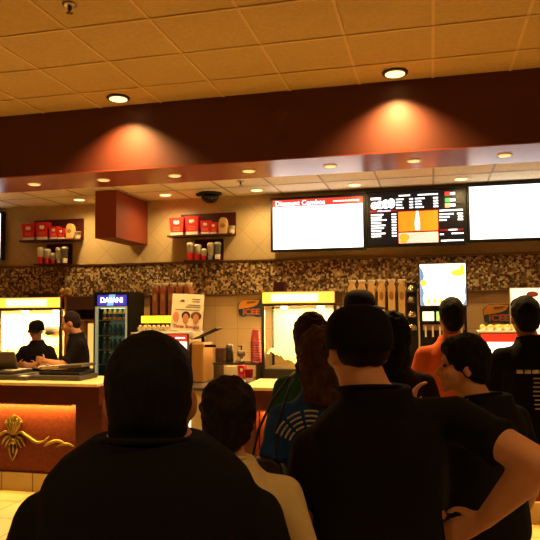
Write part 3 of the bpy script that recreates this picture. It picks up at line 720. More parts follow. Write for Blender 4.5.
# ornament on the left panel
def ornament(cx, par, cz=.49):
    y = 5.689
    t = bpy.data.objects.new('gold_ornament', None); C.objects.link(t); t.location = (cx, y, cz); t.parent = par; t['label'] = 'antique gold shell and scrolls'
    # fluted shell fan
    m = MB()
    m.prism([(-.022, .04), (.022, .04), (.094, .165), (.07, .20), (.035, .225), (0, .238), (-.035, .225), (-.07, .20), (-.094, .165)], -.014, 0)
    for k in range(5):
        a = (-2+k)*.5; e = Vector((a*.088, -.018, .225-abs(a)*.055))
        m.tube([Vector((a*.016, -.016, .05)), Vector((a*.05, -.022, .05+(e.z-.05)*.55)), e], [.006, .014, .017], 10)
    m.build('shell', M_gold, t, smooth=False)
    def scroll(pts, r, nm='scroll'):
        P = []; n = 22
        Q = [Vector((p[0], -.014, p[1])) for p in pts]
        for i in range(n+1):      # Catmull-Rom
            u = i/n*(len(Q)-1); k = min(int(u), len(Q)-2); f = u-k
            a, b, c, d = Q[max(k-1, 0)], Q[k], Q[k+1], Q[min(k+2, len(Q)-1)]
            P.append(.5*((2*b)+(c-a)*f+(2*a-5*b+4*c-d)*f*f+(3*b-a-3*c+d)*f**3))
        rr = [max(.004, r*sin(pi*(.08+.88*i/n))**.7) for i in range(n+1)]
        return MB().tube(P, rr, 10).build(nm, M_gold, t, smooth=True)
    for s in (-1, 1):
        scroll([(s*.02, .045), (s*.08, .07), (s*.16, .03), (s*.25, -.02), (s*.33, -.01), (s*.39, .04)], .016)
        scroll([(s*.34, -.055), (s*.40, -.02), (s*.48, .0), (s*.55, -.01)], .018)
        scroll([(s*.47, -.055), (s*.53, -.03), (s*.60, -.025), (s*.66, -.045)], .016)
        scroll([(s*.03, .03), (s*.09, .01), (s*.13, -.06)], .016)
        scroll([(s*.02, .02), (s*.06, -.02), (s*.09, -.08)], .014)
        scroll([(s*.015, .0), (s*.045, -.06), (s*.03, -.14), (0, -.21)], .013)
    MB().ball((0, -.012, -.02), (.03, .022, .035), 14, 8).ball((0, -.01, -.09), (.014, .014, .05), 12, 6).build('boss', M_gold, t, smooth=True)
    return t
ornament(-3.99, fc)
ornament(-.70, rcn)

# ------------------------------------------------------------------ on the front counters
t = thing('cash_register', 'dark register with angled screen seen from behind, at the left picture edge', 'cash register', (-4.26, 5.86, 1.0605), 0, 'registers on the left counter')
MB().box(-.34, .32, -.20, .22, 0, .05).box(-.30, .22, -.17, .2, .0501, .085).build('base', mat('dark_taupe_plastic', (58, 50, 42), .45), t, bevel=.012)
Mx = Matrix.Translation((-.06, -.03, .10)) @ Matrix.Rotation(radians(20), 4, 'X')
o = MB().box(-.27, .27, -.03, .0, 0, .19).build('screen_housing', mat('taupe_plastic', (74, 62, 50), .4), t, bevel=.01); o.matrix_local = Mx
o = MB().box(-.24, .24, .0005, .004, .015, .175).build('screen_glass', mat('dim_glass', (30, 30, 34), .1), t); o.matrix_local = Mx
MB().box(-.1, .0, -.02, .05, .0855, .15).build('neck', M_black, t)
t = thing('cash_register', 'low dark register with keyboard lying flat in front of the bareheaded cashier', 'cash register', (-3.56, 5.86, 1.0605), 0, 'registers on the left counter')
MB().box(-.27, .27, -.17, .2, 0, .05).build('base', mat('dark_taupe_plastic', (58, 50, 42), .45), t, bevel=.015)
MB().box(-.19, .25, -.14, .17, .0505, .085).build('drawer_top', M_black, t, bevel=.01)
o = MB().box(-.2, .27, -.13, .15, 0, .03).build('keyboard_lid', mat('taupe_plastic', (74, 62, 50), .4), t, bevel=.008); o.matrix_local = Matrix.Translation((0, 0, .11)) @ Matrix.Rotation(radians(-4), 4, 'Y')
o = MB().box(-.17, .02, -.133, -.131, .004, .026).build('key_row', mat('tan_keys', (170, 140, 90), .5), t); o.matrix_local = Matrix.Translation((0, 0, .11)) @ Matrix.Rotation(radians(-4), 4, 'Y')
t = thing('receipt_printer', 'small dark receipt printer between the two registers', 'printer', (-3.875, 5.70, 1.0605))
MB().box(-.07, .04, -.06, .08, 0, .04).build('body', mat('taupe_plastic', (74, 62, 50), .4), t, bevel=.008)
MB().box(-.05, .02, -.03, .03, .0405, .043).build('paper_slip', M_white, t)
# bags and cups on right counter / beside it
popcorn_bag((-1.965, 5.98, 1.011), .07, .15, 'small pale popcorn bag with red print, between case and red-white cup', 'bags waiting by the counter', M_cream) if False else None
t = thing('serving_table', 'low steel table in the counter gap carrying bags and a cup', 'table', (-1.86, 6.45, 0))
MB().box(-.2, .2, -.18, .18, .975, 1.0).build('table_top', M_dsteel, t)
for a_ in (-1, 1):
    for b_ in (-1, 1): MB().box(a_*.17-.015, a_*.17+.015, b_*.15-.015, b_*.15+.015, 0, .974).build('leg', M_dsteel, t)
popcorn_bag((-1.985, 6.4, 1.0005), .10, .165, 'cream popcorn bag standing left of the red and white cup', 'bags and cup in the counter gap', M_cream)
popcorn_bag((-1.895, 6.5, 1.0005), .075, .165, 'narrow red popcorn bag standing just behind the cream bag', 'bags and cup in the counter gap')
cup((-1.80, 6.4, 1.0005), .042, .135, 'red drink cup with white base standing in the counter gap', 'cup', 'bags and cup in the counter gap', M_red, M_white, None, .35)

# right food case with trays of nachos
food_case(.40, .86, 5.93, 1.061, 1.515, 'lit food case with red header between boy and man in printed black shirt', .38)
o = None
yc = None
for k in range(6):
    x = .435+k*.068
    if yc is None:
        yc = thing('sauce_cup', '', 'sauce cup', (0, 0, 0), 0, 'sauce cups on the right food case')
        MB().lathe([(.018, 0), (.026, .03), (.027, .032)], n=14).build('cup', M_white, yc, smooth=True)
        MB().ball((0, 0, .036), (.024, .024, .02), 12, 6).build('cheese', mat('cheese', (240, 200, 90), .6), yc, smooth=True)
        o = yc
    else: o = copy_tree(yc)
    o.location = (x, 6.02, 1.5275); o['label'] = '%s small yellow topped cup on the right food case' % ('leftmost', 'second from left', 'third from left', 'third from right', 'second from right', 'rightmost')[k]
t = thing('warming_tray', 'pale shallow tray lit on top of the right food case', 'tray', (.63, 6.2, 1.5275))
taper(MB(), 0, 0, 0, .03, .36, .12, .40, .15).build('tray', M_cream, t); MB().ball((0, 0, .03), (.16, .05, .02), 16, 6).build('food', mat('cheese', (240, 200, 90), .6), t, smooth=True)
t = thing('menu_board', 'bright backlit white menu board at the right picture edge behind the printed shirt', 'sign', (1.12, 7.2, .9005))
MB().box(-.32, .32, 0, .06, .5, 1.04).build('frame', M_white, t, bevel=.004)
MB().box(-.31, .31, -.006, -.0005, .51, 1.03).build('lit_face', mat('lit_board', (252, 238, 206), .5, emit=(255, 238, 200), strength=1.35), t)
MB().box(-.31, .31, -.009, -.0065, .51, .56).build('red_stripe', mat('lit_orange_red', (220, 80, 30), .5, emit=(230, 84, 30), strength=.8), t)
g = MB()
for k in range(4): g.box(.02, .25, -.009, -.0065, .95-.03*k, .956-.03*k)
g.build('text_lines', mat('tan_ink', (200, 160, 90), .6), t)
g = MB(); g.ball((-.1, -.008, .97), (.06, .002, .03), 12, 5); g.ball((.09, -.008, .72), (.04, .002, .04), 12, 5)
g.build('picture', mat('red_food_picture', (190, 90, 50), .6), t)
for s in (-.25, .25): MB().box(s-.015, s+.015, .01, .04, 0, .499).build('post', M_steel, t)
t = thing('counter_tray', 'pale tray with paper on the counter beside the printed shirt man', 'tray', (.72, 5.70, 1.0605))
MB().box(-.16, .16, -.10, .08, 0, .012).build('tray', M_cream, t, bevel=.004); MB().ball((.05, -.02, .03), (.045, .04, .02), 12, 6).build('napkin', M_white, t, smooth=True)

# ------------------------------------------------------------------ people
def soft(m, v=.15):
    m.node_tree.nodes['Principled BSDF'].inputs['Specular IOR Level'].default_value = v; return m
def skin_mat(nm, rgb): return soft(mat('skin_'+nm, rgb, .55, var=.06, vscale=14), .3)
def hair_mat(nm, rgb, st=(40, 40, 4)): return soft(mat('hair_'+nm, rgb, .7, var=.3, vscale=3, bump=.35, bscale=6, stretch=st))
def cloth_mat(nm, rgb, rough=.85): return soft(mat('cloth_'+nm, rgb, rough, bump=.25, bscale=9, var=.08, vscale=6), .1)
def rings(m, rows, s, w, d, grow=0, sub=20, M=None, lean=0):
    R_ = []
    for z, hw, hd, yo in rows:
        ring = []
        for i in range(sub):
            a = 2*pi*i/sub; c_, s_ = cos(a), sin(a)
            e = .8
            X = math.copysign(abs(c_)**e, c_)*(hw*w*s+grow); Y = math.copysign(abs(s_)**e, s_)*(hd*d*s+grow)+yo*s
            p = Vector((X, Y+lean*max(0, z-1.0)*s, z*s))
            ring.append(M @ p if M is not None else p)
        R_.append(ring)
    m.loft(R_)
TORSO = [(.84,.150,.105,0),(.92,.170,.118,0),(1.02,.160,.112,0),(1.12,.150,.108,0),(1.22,.160,.115,0),(1.30,.168,.116,0),(1.37,.158,.105,-.003),(1.42,.118,.088,-.01),(1.46,.082,.074,-.012),(1.495,.068,.066,-.01)]
def hand(m, W_, d, side, s, curl=.5, palmn=None, r=.0085):
    """W_ wrist point, d direction of the hand, palmn palm normal; five separate fingers"""
    d = d.normalized(); n = (palmn or Vector((0, 0, -1))); n = (n-d*n.dot(d)).normalized(); sd = d.cross(n).normalized()*side
    pc = W_+d*.05*s
    for k in (-1.5, -.5, .5, 1.5):
        m.limb(W_+d*.012*s+sd*k*.011*s, W_+d*.088*s+sd*k*.019*s, .013*s, .0115*s, 8)
    for k, L in ((-1.5, .062), (-.5, .076), (.5, .082), (1.5, .074)):
        p = W_+d*.09*s+sd*k*.0195*s; a = 0; q = p
        for j, f in enumerate((.45, .32, .25)):
            a += curl*(.7 if j == 0 else .9)
            dd = (d*cos(a)+n*sin(a)+sd*k*.04).normalized(); q2 = q+dd*L*f*s
            m.limb(q, q2, (r+.0008-j*.0008)*s, (r-j*.0008)*s, 8); q = q2
    p = W_+d*.025*s+sd*.03*s
    t1 = p+(d*.6+sd*.75+n*.25).normalized()*.038*s; t2 = t1+(d*.9+sd*.15+n*.35).normalized()*.03*s
    m.limb(p, t1, .013*s, .010*s, 8); m.limb(t1, t2, .010*s, .0085*s, 8)
def person(label, loc, rz, h=1.75, w=1.0, d=1.0, arms=None, yawh=0, pitchh=0, rollh=0, skin=None, shirt=None, pants=None, hair='short', hairm=None,
           cap=None, vox=.011, sleeve=.5, headoff=(0, 0), neckr=.058, torso=TORSO, face=False, headw=1.0, lean=0, curl=.5, shirt_len=.84, female=False, trap=0, group=None, palm=None, legs=None, headh=1.0, name='person', headz=0, collarz=1.485, brow=True):
    s = h/1.75
    t = thing('person', label, 'person', (loc[0], loc[1], 0), rz)
    HP = Vector((headoff[0], headoff[1]-.005+lean*.5*s, 1.50*s+headz))       # neck pivot
    HM = Matrix.Translation(HP) @ Matrix.Rotation(radians(yawh), 4, 'Z') @ Matrix.Rotation(radians(rollh), 4, 'Y') @ Matrix.Rotation(radians(pitchh), 4, 'X') @ Matrix.Diagonal((s*headw, s, s*headh, 1)) @ Matrix.Translation((0, 0, -1.515))
    def hb(m, c_, r_, n=18, k=12):
        q = MB(); q.ball(c_, r_, n, k); q.xform(HM)
        for f in q.bm.faces: pass
        me = q.mesh('x'); m.bm.from_mesh(me); bpy.data.meshes.remove(me)
    def hl(m, a, b, r1, r2):
        m.limb(HM @ Vector(a), HM @ Vector(b), r1*s, r2*s, 12)
    if arms is None: arms = {}
    A = {}
    for side, key in ((-1, 'L'), (1, 'R')):
        sh = Vector((side*.172*w*s, -.005, 1.368*s)); el = Vector((side*(.235*w+.005)*s, -.03*s, 1.12*s)); wr = Vector((side*(.235*w+.01)*s, .06*s, .88*s))
        a = arms.get(key)
        if a: sh, el, wr = [Vector(p) if p is not None else q for p, q in zip(a, (sh, el, wr))]
        A[key] = (sh, el, wr)
    # body: one continuous surface
    m = MB(); rings(m, torso, s, w*.93, d*.92, -.006, lean=lean)
    m.limb(Vector((headoff[0]*.3, headoff[1]*.3-.01, 1.43*s)), HM @ Vector((0, .0, 1.57)), neckr*1.08*s*(w**.5), neckr*s)
    hb(m, (0, -.005, 1.648), (.074, .094, .098)); hb(m, (0, .028, 1.60), (.062, .066, .085)); hb(m, (0, .045, 1.562), (.046, .048, .042))
    hl(m, (0, .088, 1.632), (0, .112, 1.598), .009, .015); hl(m, (-.012, .098, 1.594), (.012, .098, 1.594), .010, .010)
    hl(m, (-.018, .092, 1.568), (.018, .092, 1.568), .008, .008); hl(m, (-.016, .090, 1.557), (.016, .090, 1.557), .009, .009)
    hl(m, (-.034, .083, 1.655), (.034, .083, 1.655), .008, .008); hb(m, (0, .083, 1.533), (.022, .018, .018))
    for sx_ in (-1, 1):
        hb(m, (sx_*.077, -.004, 1.615), (.012, .02, .033)); hb(m, (sx_*.042, .07, 1.60), (.022, .022, .022))
    for key, side in (('L', -1), ('R', 1)):
        sh, el, wr = A[key]
        m.limb(sh, el, .052*s*(w**.6), .042*s*(w**.5), 16); m.limb(el, el+(wr-el)*.3, .041*s*(w**.5), .044*s*(w**.6), 16); m.limb(el+(wr-el)*.3, wr, .043*s*(w**.6), .027*s, 16)
        hd_ = (wr-el).normalized(); pn = None
        if palm and key in palm: hd_ = Vector(palm[key][0]).normalized(); pn = Vector(palm[key][1])
        else: pn = Vector((-side, 0, 0)) if abs(hd_.x) < .7 else Vector((0, 0, -1))
        hand(m, wr, hd_, -side if False else side, s, curl, pn)
    hips = []
    for side in (-1, 1):
        hp = Vector((side*.088*w*s, 0, .90*s)); kn = Vector((side*.10*s*w, .012, .50*s)); an = Vector((side*.105*s*w, -.02, .09*s))
        hips.append((hp, kn, an))
        m.limb(hp, kn, .085*s*w**.7, .056*s, 14); m.limb(kn, kn+(an-kn)*.35+Vector((0, -.012, 0)), .055*s, .054*s, 14); m.limb(kn+(an-kn)*.35, an, .052*s, .036*s, 14)
        m.limb(an+Vector((0, -.03, -.05*s)), an+Vector((side*.02, .14*s, -.06*s)), .032*s, .028*s, 12)
    m.build('body', skin, t, remesh=vox, smoothit=3)
    # shirt
    g = .010
    m = MB(); tr = [(z, a, b, c) for z, a, b, c in torso if z >= shirt_len]; tr = [(shirt_len-.04, tr[0][1], tr[0][2], tr[0][3])]+tr
    nk = neckr*1.08*w**.5+.004+abs(headoff[0])*.25; tr = [(z_, max(a_, nk/w) if z_ > 1.44 else a_, max(b_, nk/d) if z_ > 1.44 else b_, c_) for z_, a_, b_, c_ in tr]
    rings(m, tr, s, w, d, g, lean=lean)
    for key in 'LR':
        sh, el, wr = A[key]
        m.limb(Vector((headoff[0]*.3+(sh.x-headoff[0]*.3)*.33, sh.y*.5-.008, 1.415*s+(sh.z-1.415*s)*.25)), sh, .044*s, .058*s*(w**.6), 18)
        if sleeve <= 1: q = sh+(el-sh)*sleeve; m.limb(sh, q, .059*s*(w**.6), .058*s*(w**.6), 18); m.cone(q, q+(el-sh).normalized()*.03, .060*s*(w**.6)+.002, .062*s*(w**.6)+.003, 18)
        else: m.limb(sh, el, .059*s*(w**.6), .052*s*(w**.5), 18); m.limb(el, el+(wr-el)*(sleeve-1), .052*s*(w**.5), .036*s, 18)
    if trap: m.limb((-.11*w, -.015, 1.425*s), (.11*w, -.015, 1.425*s), trap, trap, 18)
    sh_o = m.build('shirt', shirt, t, remesh=max(vox, .010), smoothit=4, disp=.008, dscale=.13)
    c0 = Vector((headoff[0]*.35, headoff[1]*.3-.012+lean*.485*s, collarz*s))
    q = [c0+Vector((cos(2*pi*i/24)*(neckr*1.08+.012)*s*w**.5, sin(2*pi*i/24)*(neckr*1.08+.014)*s*w**.5, -.018*sin(2*pi*i/24)*s)) for i in range(25)]
    MB().tube(q, .0065*s, 8).build('collar', shirt, t, smooth=True)
    # trousers and shoes
    m = MB()
    rings(m, [(.84, .158, .112, 0), (.90, .168, .118, 0), (.98, .158, .110, 0)], s, w, d, .004)
    for hp, kn, an in hips:
        m.limb(hp, kn, .092*s*w**.7, .068*s, 14); m.limb(kn, an+Vector((0, 0, .0)), .066*s, .056*s, 14)
    m.build('trousers', pants or MATS['cloth_black'], t, remesh=.014, smoothit=3)
    for (hp, kn, an), side in zip(hips, (-1, 1)):
        m = MB(); m.limb(an+Vector((0, -.03, -.045*s)), an+Vector((side*.022, .15*s, -.052*s)), .040*s, .036*s, 12)
        a0 = an+Vector((side*.01, .055*s, 0)); m.box(a0.x-.038*s, a0.x+.038*s, a0.y-.115*s, a0.y+.125*s, .001, .022)
        m.build('shoe', M_shoe, t, remesh=.009, smoothit=2)
    # face details
    if face:
        for sx_ in (-1, 1):
            q = MB().ball((sx_*.031, .083, 1.632), (.011, .009, .0065), 12, 8).xform(HM); q.build('eye', M_eye, t, smooth=True)
            if brow: MB().tube([(sx_*.014, .0925, 1.652), (sx_*.032, .0915, 1.656), (sx_*.05, .0835, 1.650)], [.003, .0045, .003], 8).xform(HM).build('eyebrow', hairm, t, smooth=True)
    # hair
    m = MB(); sc = lambda c_, r_: hb(m, c_, r_, 20, 14)
    if hair in ('nape', 'short', 'long', 'bun', 'crop', 'wavy', 'bowl'):
        e = .008 if hair in ('crop', 'nape') else (.013 if hair == 'short' else .020)
        if hair == 'bowl': e = .014
        sc((0, -.017, 1.660), (.074+e, .088+e, .092+e))
        sc((0, -.045, 1.615), (.064+e, .050+e, .070+e*.8))
        if hair == 'nape': sc((0, -.035, 1.575), (.074, .056, .065)); sc((0, -.02, 1.625), (.081, .088, .075))
        if hair in ('nape', 'short', 'bowl'): sc((0, .035, 1.705), (.062+e*.6, .055, .042+e*.5))
        if hair == 'bowl':
            sc((0, .036, 1.708), (.06, .048, .036)); [sc((sx_*.066, -.02, 1.635), (.026, .045, .05)) for sx_ in (-1, 1)]
        if hair in ('long', 'wavy'):
            L = 1.36 if hair == 'long' else 1.47
            for k in range(9):
                z = 1.66-(1.66-L)*k/8; wv = .006*sin(k*2.1)
                sc((wv, -.055-.028*(k/8), z), (.084-.030*(k/8)+wv, .045+.006*sin(k*1.7), .05))
                sc((-.060+.018*k/8+wv, -.02-.03*(k/8), z), (.032, .045, .05)); sc((.060-.018*k/8+wv, -.02-.03*(k/8), z), (.032, .045, .05))
        if hair == 'bun': sc((0.0, -.03, 1.70), (.07, .07, .07)); sc((0, -.055, 1.64), (.08, .06, .085))
        m.build('hair', hairm, t, remesh=max(.006, vox*.7), smoothit=3, disp={'nape': .008, 'short': .010, 'crop': .006, 'bowl': .012, 'long': .022, 'wavy': .034, 'bun': .022}[hair], dscale=.03)
    if cap:
        if hair == 'capped':
            m2 = MB(); me_ = None
            q = MB().ball((0, -.030, 1.628), (.078, .072, .062), 20, 14).xform(HM); q.build('hair', hairm, t, remesh=.007, smoothit=2, disp=.006, dscale=.03)
        prof = [(1.0, -.018), (1.01, .02), (.99, .052), (.90, .088), (.72, .114), (.42, .130), (.1, .135)]
        q = MB(); q.loft([[Vector((cos(2*pi*i/32)*.092*r_, -.008+sin(2*pi*i/32)*.108*r_, 1.650+z_*.86+(-.012 if z_ < .04 else 0)*sin(2*pi*i/32)*-1)) for i in range(32)] for r_, z_ in prof]).xform(HM)
        co_ = q.build('cap', cap, t, smooth=True)
        q = MB(); vs = []; rows_ = []
        for j in range(6):
            rr = j/5; row = []
            for i in range(13):
                a = radians(25+130*i/12); R0 = Vector((cos(a)*.092, -.008+sin(a)*.108)); ext = .075*sin(radians(15+150*i/12))**.6*rr
                p = Vector((R0.x*(1-.0*rr), R0.y+ext, 1.652-.018*rr+ -.018*(R0.x/.09)**2*rr)); row.append(p)
            rows_.append(row)
        top = [[p+Vector((0, 0, .004)) for p in row] for row in rows_]
        n_ = 13; allv = [p for row in rows_ for p in row]+[p for row in top for p in row]; off = 6*n_; fs = []
        for j in range(5):
            for i in range(n_-1):
                a_ = j*n_+i; fs.append((a_, a_+1, a_+n_+1, a_+n_)); fs.append((off+a_, off+a_+n_, off+a_+n_+1, off+a_+1))
        for i in range(n_-1): fs.append((5*n_+i, 5*n_+i+1, off+5*n_+i+1, off+5*n_+i)); fs.append((i+1, i, off+i, off+i+1))
        for j in range(5): fs.append((j*n_, j*n_+n_, off+j*n_+n_, off+j*n_)); fs.append((j*n_+n_-1+n_, j*n_+n_-1, off+j*n_+n_-1, off+j*n_+n_-1+n_))
        q.add(allv, fs).xform(HM); vis = q.build('visor', cap, co_, smooth=True)
        q = MB().ball((0, -.008, 1.762), (.008, .008, .005), 12, 6).xform(HM); q.build('cap_button', cap, co_, smooth=True)
    return t, s, A, HM

M_eye = mat('eye_dark', (30, 20, 16), .15)
M_shoe = mat('black_shoe', (14, 12, 11), .5)
K = cloth_mat('black', (19, 16, 15)); K2 = cloth_mat('charcoal', (24, 21, 20)); CR = cloth_mat('cream', (205, 180, 128)); BL = cloth_mat('navy_blue', (30, 62, 120))
OR = cloth_mat('orange', (206, 98, 56)); GR = cloth_mat('green', (38, 74, 46)); DN = cloth_mat('denim', (36, 44, 60)); VI = cloth_mat('uniform_black', (28, 22, 20)); PL = cloth_mat('dark_plum', (40, 24, 24))
SK = skin_mat('tan', (196, 138, 100)); SK2 = skin_mat('brown', (168, 108, 74)); SK3 = skin_mat('light', (214, 160, 124))
HB = hair_mat('black', (14, 10, 9)); HD = hair_mat('dark_brown', (30, 19, 14)); HL = hair_mat('light_brown', (66, 40, 24), (14, 14, 5)); HM_ = hair_mat('brown', (46, 27, 17), (14, 14, 5))
VW = radians(13.8)
# big man in front, seen from behind
BIG = [(.84,.185,.15,0),(.95,.20,.165,0.02),(1.08,.198,.165,0.02),(1.20,.188,.150,0.01),(1.34,.190,.140,0),(1.42,.184,.128,-.005),(1.46,.172,.115,-.01),(1.492,.146,.10,-.012),(1.518,.112,.088,-.01),(1.538,.088,.078,-.008)]
person('big man in black t-shirt with short black hair, closest to the camera, seen from behind', (-.548, 1.22), VW, h=1.665, w=1.16, d=1.08, skin=SK2, shirt=K, pants=DN, hair='nape', hairm=HB,
       vox=.009, neckr=.078, torso=BIG, headw=1.12, headh=1.07, headz=-.009, collarz=1.525, headoff=(.0, .01), sleeve=.75, arms={'L': ((-.205, -.005, 1.295), (-.280, -.03, 1.04), None), 'R': ((.205, -.005, 1.295), (.280, -.03, 1.04), None)})
# short woman in cream shirt
person('short woman in cream shirt with pinned-up dark hair, behind the big man', (-.568, 1.80), VW, h=1.52, w=1.06, d=1.0, skin=SK, shirt=CR, pants=DN, hair='bun', hairm=HD,
       vox=.009, sleeve=.8, neckr=.050, headw=.98)
# capped man, hand on hip
person('man in black t-shirt and black cap standing with right hand on his hip', (-.169, 1.99), VW, h=1.735, w=1.2, d=1.05, skin=SK, shirt=K, pants=DN, hair='capped', hairm=HD, cap=K,
       vox=.008, neckr=.069, headoff=(-.045, .0), headw=1.10, headh=1.0, headz=-.013, yawh=20, pitchh=-4,
       arms={'R': ((.236, -.01, 1.385), (.386, -.235, 1.30), (.30, -.05, 1.10)), 'L': ((-.19, .02, 1.285), (-.225, .03, 1.05), (-.20, .10, .82))},
       palm={'R': ((-.62, .45, -.42), (-.3, -.5, -.1))}, sleeve=.5)
# woman in blue printed shirt
t, s, A, HMx = person('woman with wavy brown hair in blue shirt with arched print, left of capped man', (-.45, 2.66), VW, h=1.64, w=.95, d=1.0, skin=SK3, shirt=BL, pants=DN, hair='wavy', hairm=HL, vox=.011, sleeve=.6,
       headoff=(.0, 0))
def printed(t, curves, texts, m):
    g = MB()
    for pts, r in curves: g.tube(pts, r, 6)
    if curves: g.build('shirt_print', m, t)
M_print = mat('grey_print', (160, 150, 130), .8)
cv = []
for k in range(6):
    R_ = .055+.019*k
    for j in range(5):
        a0 = radians(158-29*j); a1 = a0-radians(22)
        pts = []
        for i in range(5):
            a = a0+(a1-a0)*i/4; x = -.045+R_*cos(a)*.95; z = 1.17+R_*sin(a)
            y = -.1255-.003*0+.20*x*x*2.2 if abs(x) < .2 else -.10
            pts.append((x, -.137+1.7*x*x+.03*max(0, z-1.28)*3, z))
        cv.append((pts, .0042))
for k in range(3):
    z = 1.135-.016*k; cv.append(([(x, -.137+1.7*x*x, z) for x in (-.12, -.08, -.04, 0)], .0025)); cv.append(([(x, -.137+1.7*x*x, z) for x in (.01, .03)], .003))
printed(t, cv, None, M_print)
text('shirt_letters', 'IL-9', .065, M_print, t, (-.07, -.134, 1.055), bold=.002)
bag = thing('shoulder_bag', 'small dark shoulder bag on a thin strap at the left side of the navy shirt', 'bag', (-.655, 2.54, 0), VW)
MB().prism([(-.07, .88), (.07, .88), (.09, .98), (.07, 1.10), (.03, 1.13), (-.03, 1.13), (-.07, 1.10), (-.09, .98)], -.03, .03).build('pouch', mat('dark_leather', (22, 17, 15), .45), bag, bevel=.01)
MB().tube([(-.05, 0, 1.12), (-.02, .0, 1.24), (.03, .02, 1.34), (.10, .07, 1.43), (.13, .13, 1.45)], .006, 8).build('strap', MATS['dark_leather'], bag, smooth=True)
MB().tube([(.05, 0, 1.12), (.05, .0, 1.24), (.09, .03, 1.36), (.12, .07, 1.43)], .006, 8).build('strap', MATS['dark_leather'], bag, smooth=True)
# woman with long brown hair in green
person('woman with long brown hair in dark green top, in front of the lit popcorn warmer', (-.595, 3.28), VW, h=1.70, w=.86, skin=SK, shirt=GR, pants=DN, hair='long', hairm=HM_, vox=.012, sleeve=1.6, headoff=(0, 0))
# capped person further on, head turned right
person('person in dark cap with visor pointing right and dark jacket, mostly behind the capped man', (-.50, 4.80), VW, h=1.865, w=1.1, skin=SK2, shirt=K2, pants=K, hair='capped', hairm=HD, cap=K, vox=.013, sleeve=1.8, yawh=-88)
# woman with dark long hair
person('woman with long straight black hair and dark top, between two capped heads and orange shirt', (-.20, 3.45), VW-.1, h=1.70, w=.98, skin=SK2, shirt=PL, pants=K, hair='long', hairm=HB, vox=.012, sleeve=.6, headw=1.05)
# man in orange
person('man in orange t-shirt with short black hair facing the drink fountain', (.13, 4.56), VW, h=1.80, w=1.06, skin=SK2, shirt=OR, pants=DN, hair='short', hairm=HB, vox=.012, sleeve=.55, headw=.92,
       arms={'L': (None, (-.27, .02, 1.12), (-.2, .26, 1.12)), 'R': (None, (.27, .02, 1.12), (.2, .26, 1.12))})
# boy in profile
person('boy in black t-shirt with black hair, in profile facing left, hand at chin', (.20, 2.72), radians(48), h=1.615, w=1.12, d=1.05, skin=SK, shirt=K2, pants=DN, hair='bowl', hairm=HB, brow=False, vox=.007, sleeve=.6, yawh=47, pitchh=-3, face=True,
       arms={'L': (None, (-.25, .13, 1.12), (-.22, .19, 1.29))}, palm={'L': ((.25, .05, .95), (.8, -.5, 0))}, headoff=(-.06, .05), lean=0, headw=1.06)
# man in printed black t-shirt
t, s, A, HMx = person('man in black t-shirt with white lettering on the back, at the right picture edge', (.61, 4.40), VW, h=1.80, w=1.10, skin=SK2, shirt=K, pants=DN, hair='short', hairm=HB, vox=.012, sleeve=.6, headoff=(-.04, 0),
       arms={'L': (None, (-.24, .12, 1.12), (-.22, .36, 1.08))})
M_print2 = mat('pale_print_white', (190, 184, 160), .8)
g = []
for x0, x1, z, r_ in ((-.14, .16, 1.33, .013),): 
    for k in range(7):
        a = x0+(x1-x0)*k/7; b = a+(x1-x0)/7*.78; g.append(([(x, -.137+1.6*x*x, z) for x in (a, (a+b)/2, b)], r_))
for k in range(8):
    z = 1.29-.026*k; x0 = -.05+random.uniform(-.01, .02)
    for j in range(3):
        a = x0+.07*j; b = a+random.uniform(.03, .055); g.append(([(x, -.139+1.6*x*x, z) for x in (a, (a+b)/2, b)], .004))
printed(t, g, None, M_print2)
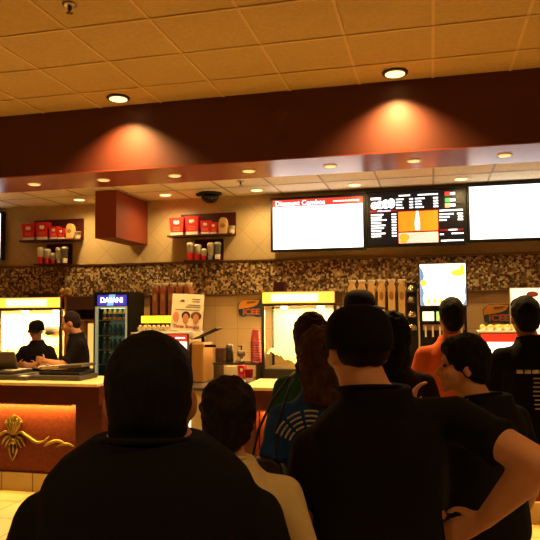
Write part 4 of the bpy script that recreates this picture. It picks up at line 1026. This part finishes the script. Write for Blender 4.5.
# cashiers behind the left counter
person('cashier in black uniform and dark cap looking down, left of the other cashier', (-4.53, 6.86), radians(188), h=1.64, w=1.0, skin=SK, shirt=VI, pants=K, hair='capped', hairm=HD, cap=K, vox=.010, sleeve=.7, yawh=-6, pitchh=-9, face=True,
       arms={'L': (None, (-.25, .04, 1.10), (-.12, .24, 1.12)), 'R': (None, (.25, .04, 1.10), (.08, .26, 1.13))}, curl=.35)
person('bareheaded cashier in black uniform with short brown hair, in profile facing left', (-3.77, 6.53), radians(118), h=1.75, w=1.02, skin=SK, shirt=VI, pants=K, hair='crop', hairm=hair_mat('cashier_brown', (34, 22, 15)), vox=.010, sleeve=.7, yawh=-8, pitchh=-14, face=True, headoff=(0, .03), lean=.10,
       arms={'L': (None, (-.20, .17, 1.16), (-.06, .36, 1.20)), 'R': (None, (.20, .18, 1.12), (.08, .36, 1.14))}, curl=.35)
t = thing('name_badge', 'small gold name badge on the profile cashier', 'badge', (-3.88, 6.45, 1.32), radians(118))
MB().box(-.03, .03, -.002, .002, -.01, .01).build('plate', M_gold, t); MB().box(-.02, .02, .002, .003, -.002, .002).build('name_line', M_black, t)
t = thing('paper_receipt', 'white paper held between the two cashiers', 'paper', (-4.06, 6.28, 1.13), .3)
MB().loft([[Vector((x, -.05, z)) for x, z in ((-.05, 0), (.0, .012), (.06, .0), (.06, .003), (0, .015), (-.05, .003))], [Vector((x, .05, z+.02)) for x, z in ((-.05, 0), (.0, .012), (.06, .0), (.06, .003), (0, .015), (-.05, .003))]]).build('sheet', M_white, t)
MB().box(-.03, .03, -.02, .02, .022, .0235).build('printed_text', M_cupg, t)


# ------------------------------------------------------------------ world, camera, view
wd = bpy.data.worlds.new('lobby_glow'); scene.world = wd; wd.use_nodes = True
bg = wd.node_tree.nodes['Background']; bg.inputs[0].default_value = (1.0, .50, .16, 1); bg.inputs[1].default_value = .09

yaw, pit, rol = radians(13.8125), radians(3.757), radians(-.4586)
fwd = Vector((-sin(yaw)*cos(pit), cos(yaw)*cos(pit), sin(pit)))
r = Vector((cos(yaw), sin(yaw), 0)); u = r.cross(fwd)
r2 = r*cos(rol)+u*sin(rol); u2 = -r*sin(rol)+u*cos(rol)
cam = bpy.data.cameras.new('camera'); cam.sensor_width = 36; cam.lens = 652.34/540*36
co = bpy.data.objects.new('camera', cam); C.objects.link(co)
co.matrix_world = Matrix(((r2.x, u2.x, -fwd.x, 0), (r2.y, u2.y, -fwd.y, 0), (r2.z, u2.z, -fwd.z, 1.7), (0, 0, 0, 1)))
scene.camera = co
scene.view_settings.view_transform = 'Standard'; scene.view_settings.look = 'None'
scene.view_settings.gamma = 1; scene.view_settings.exposure = 0; scene.view_settings.use_curve_mapping = False
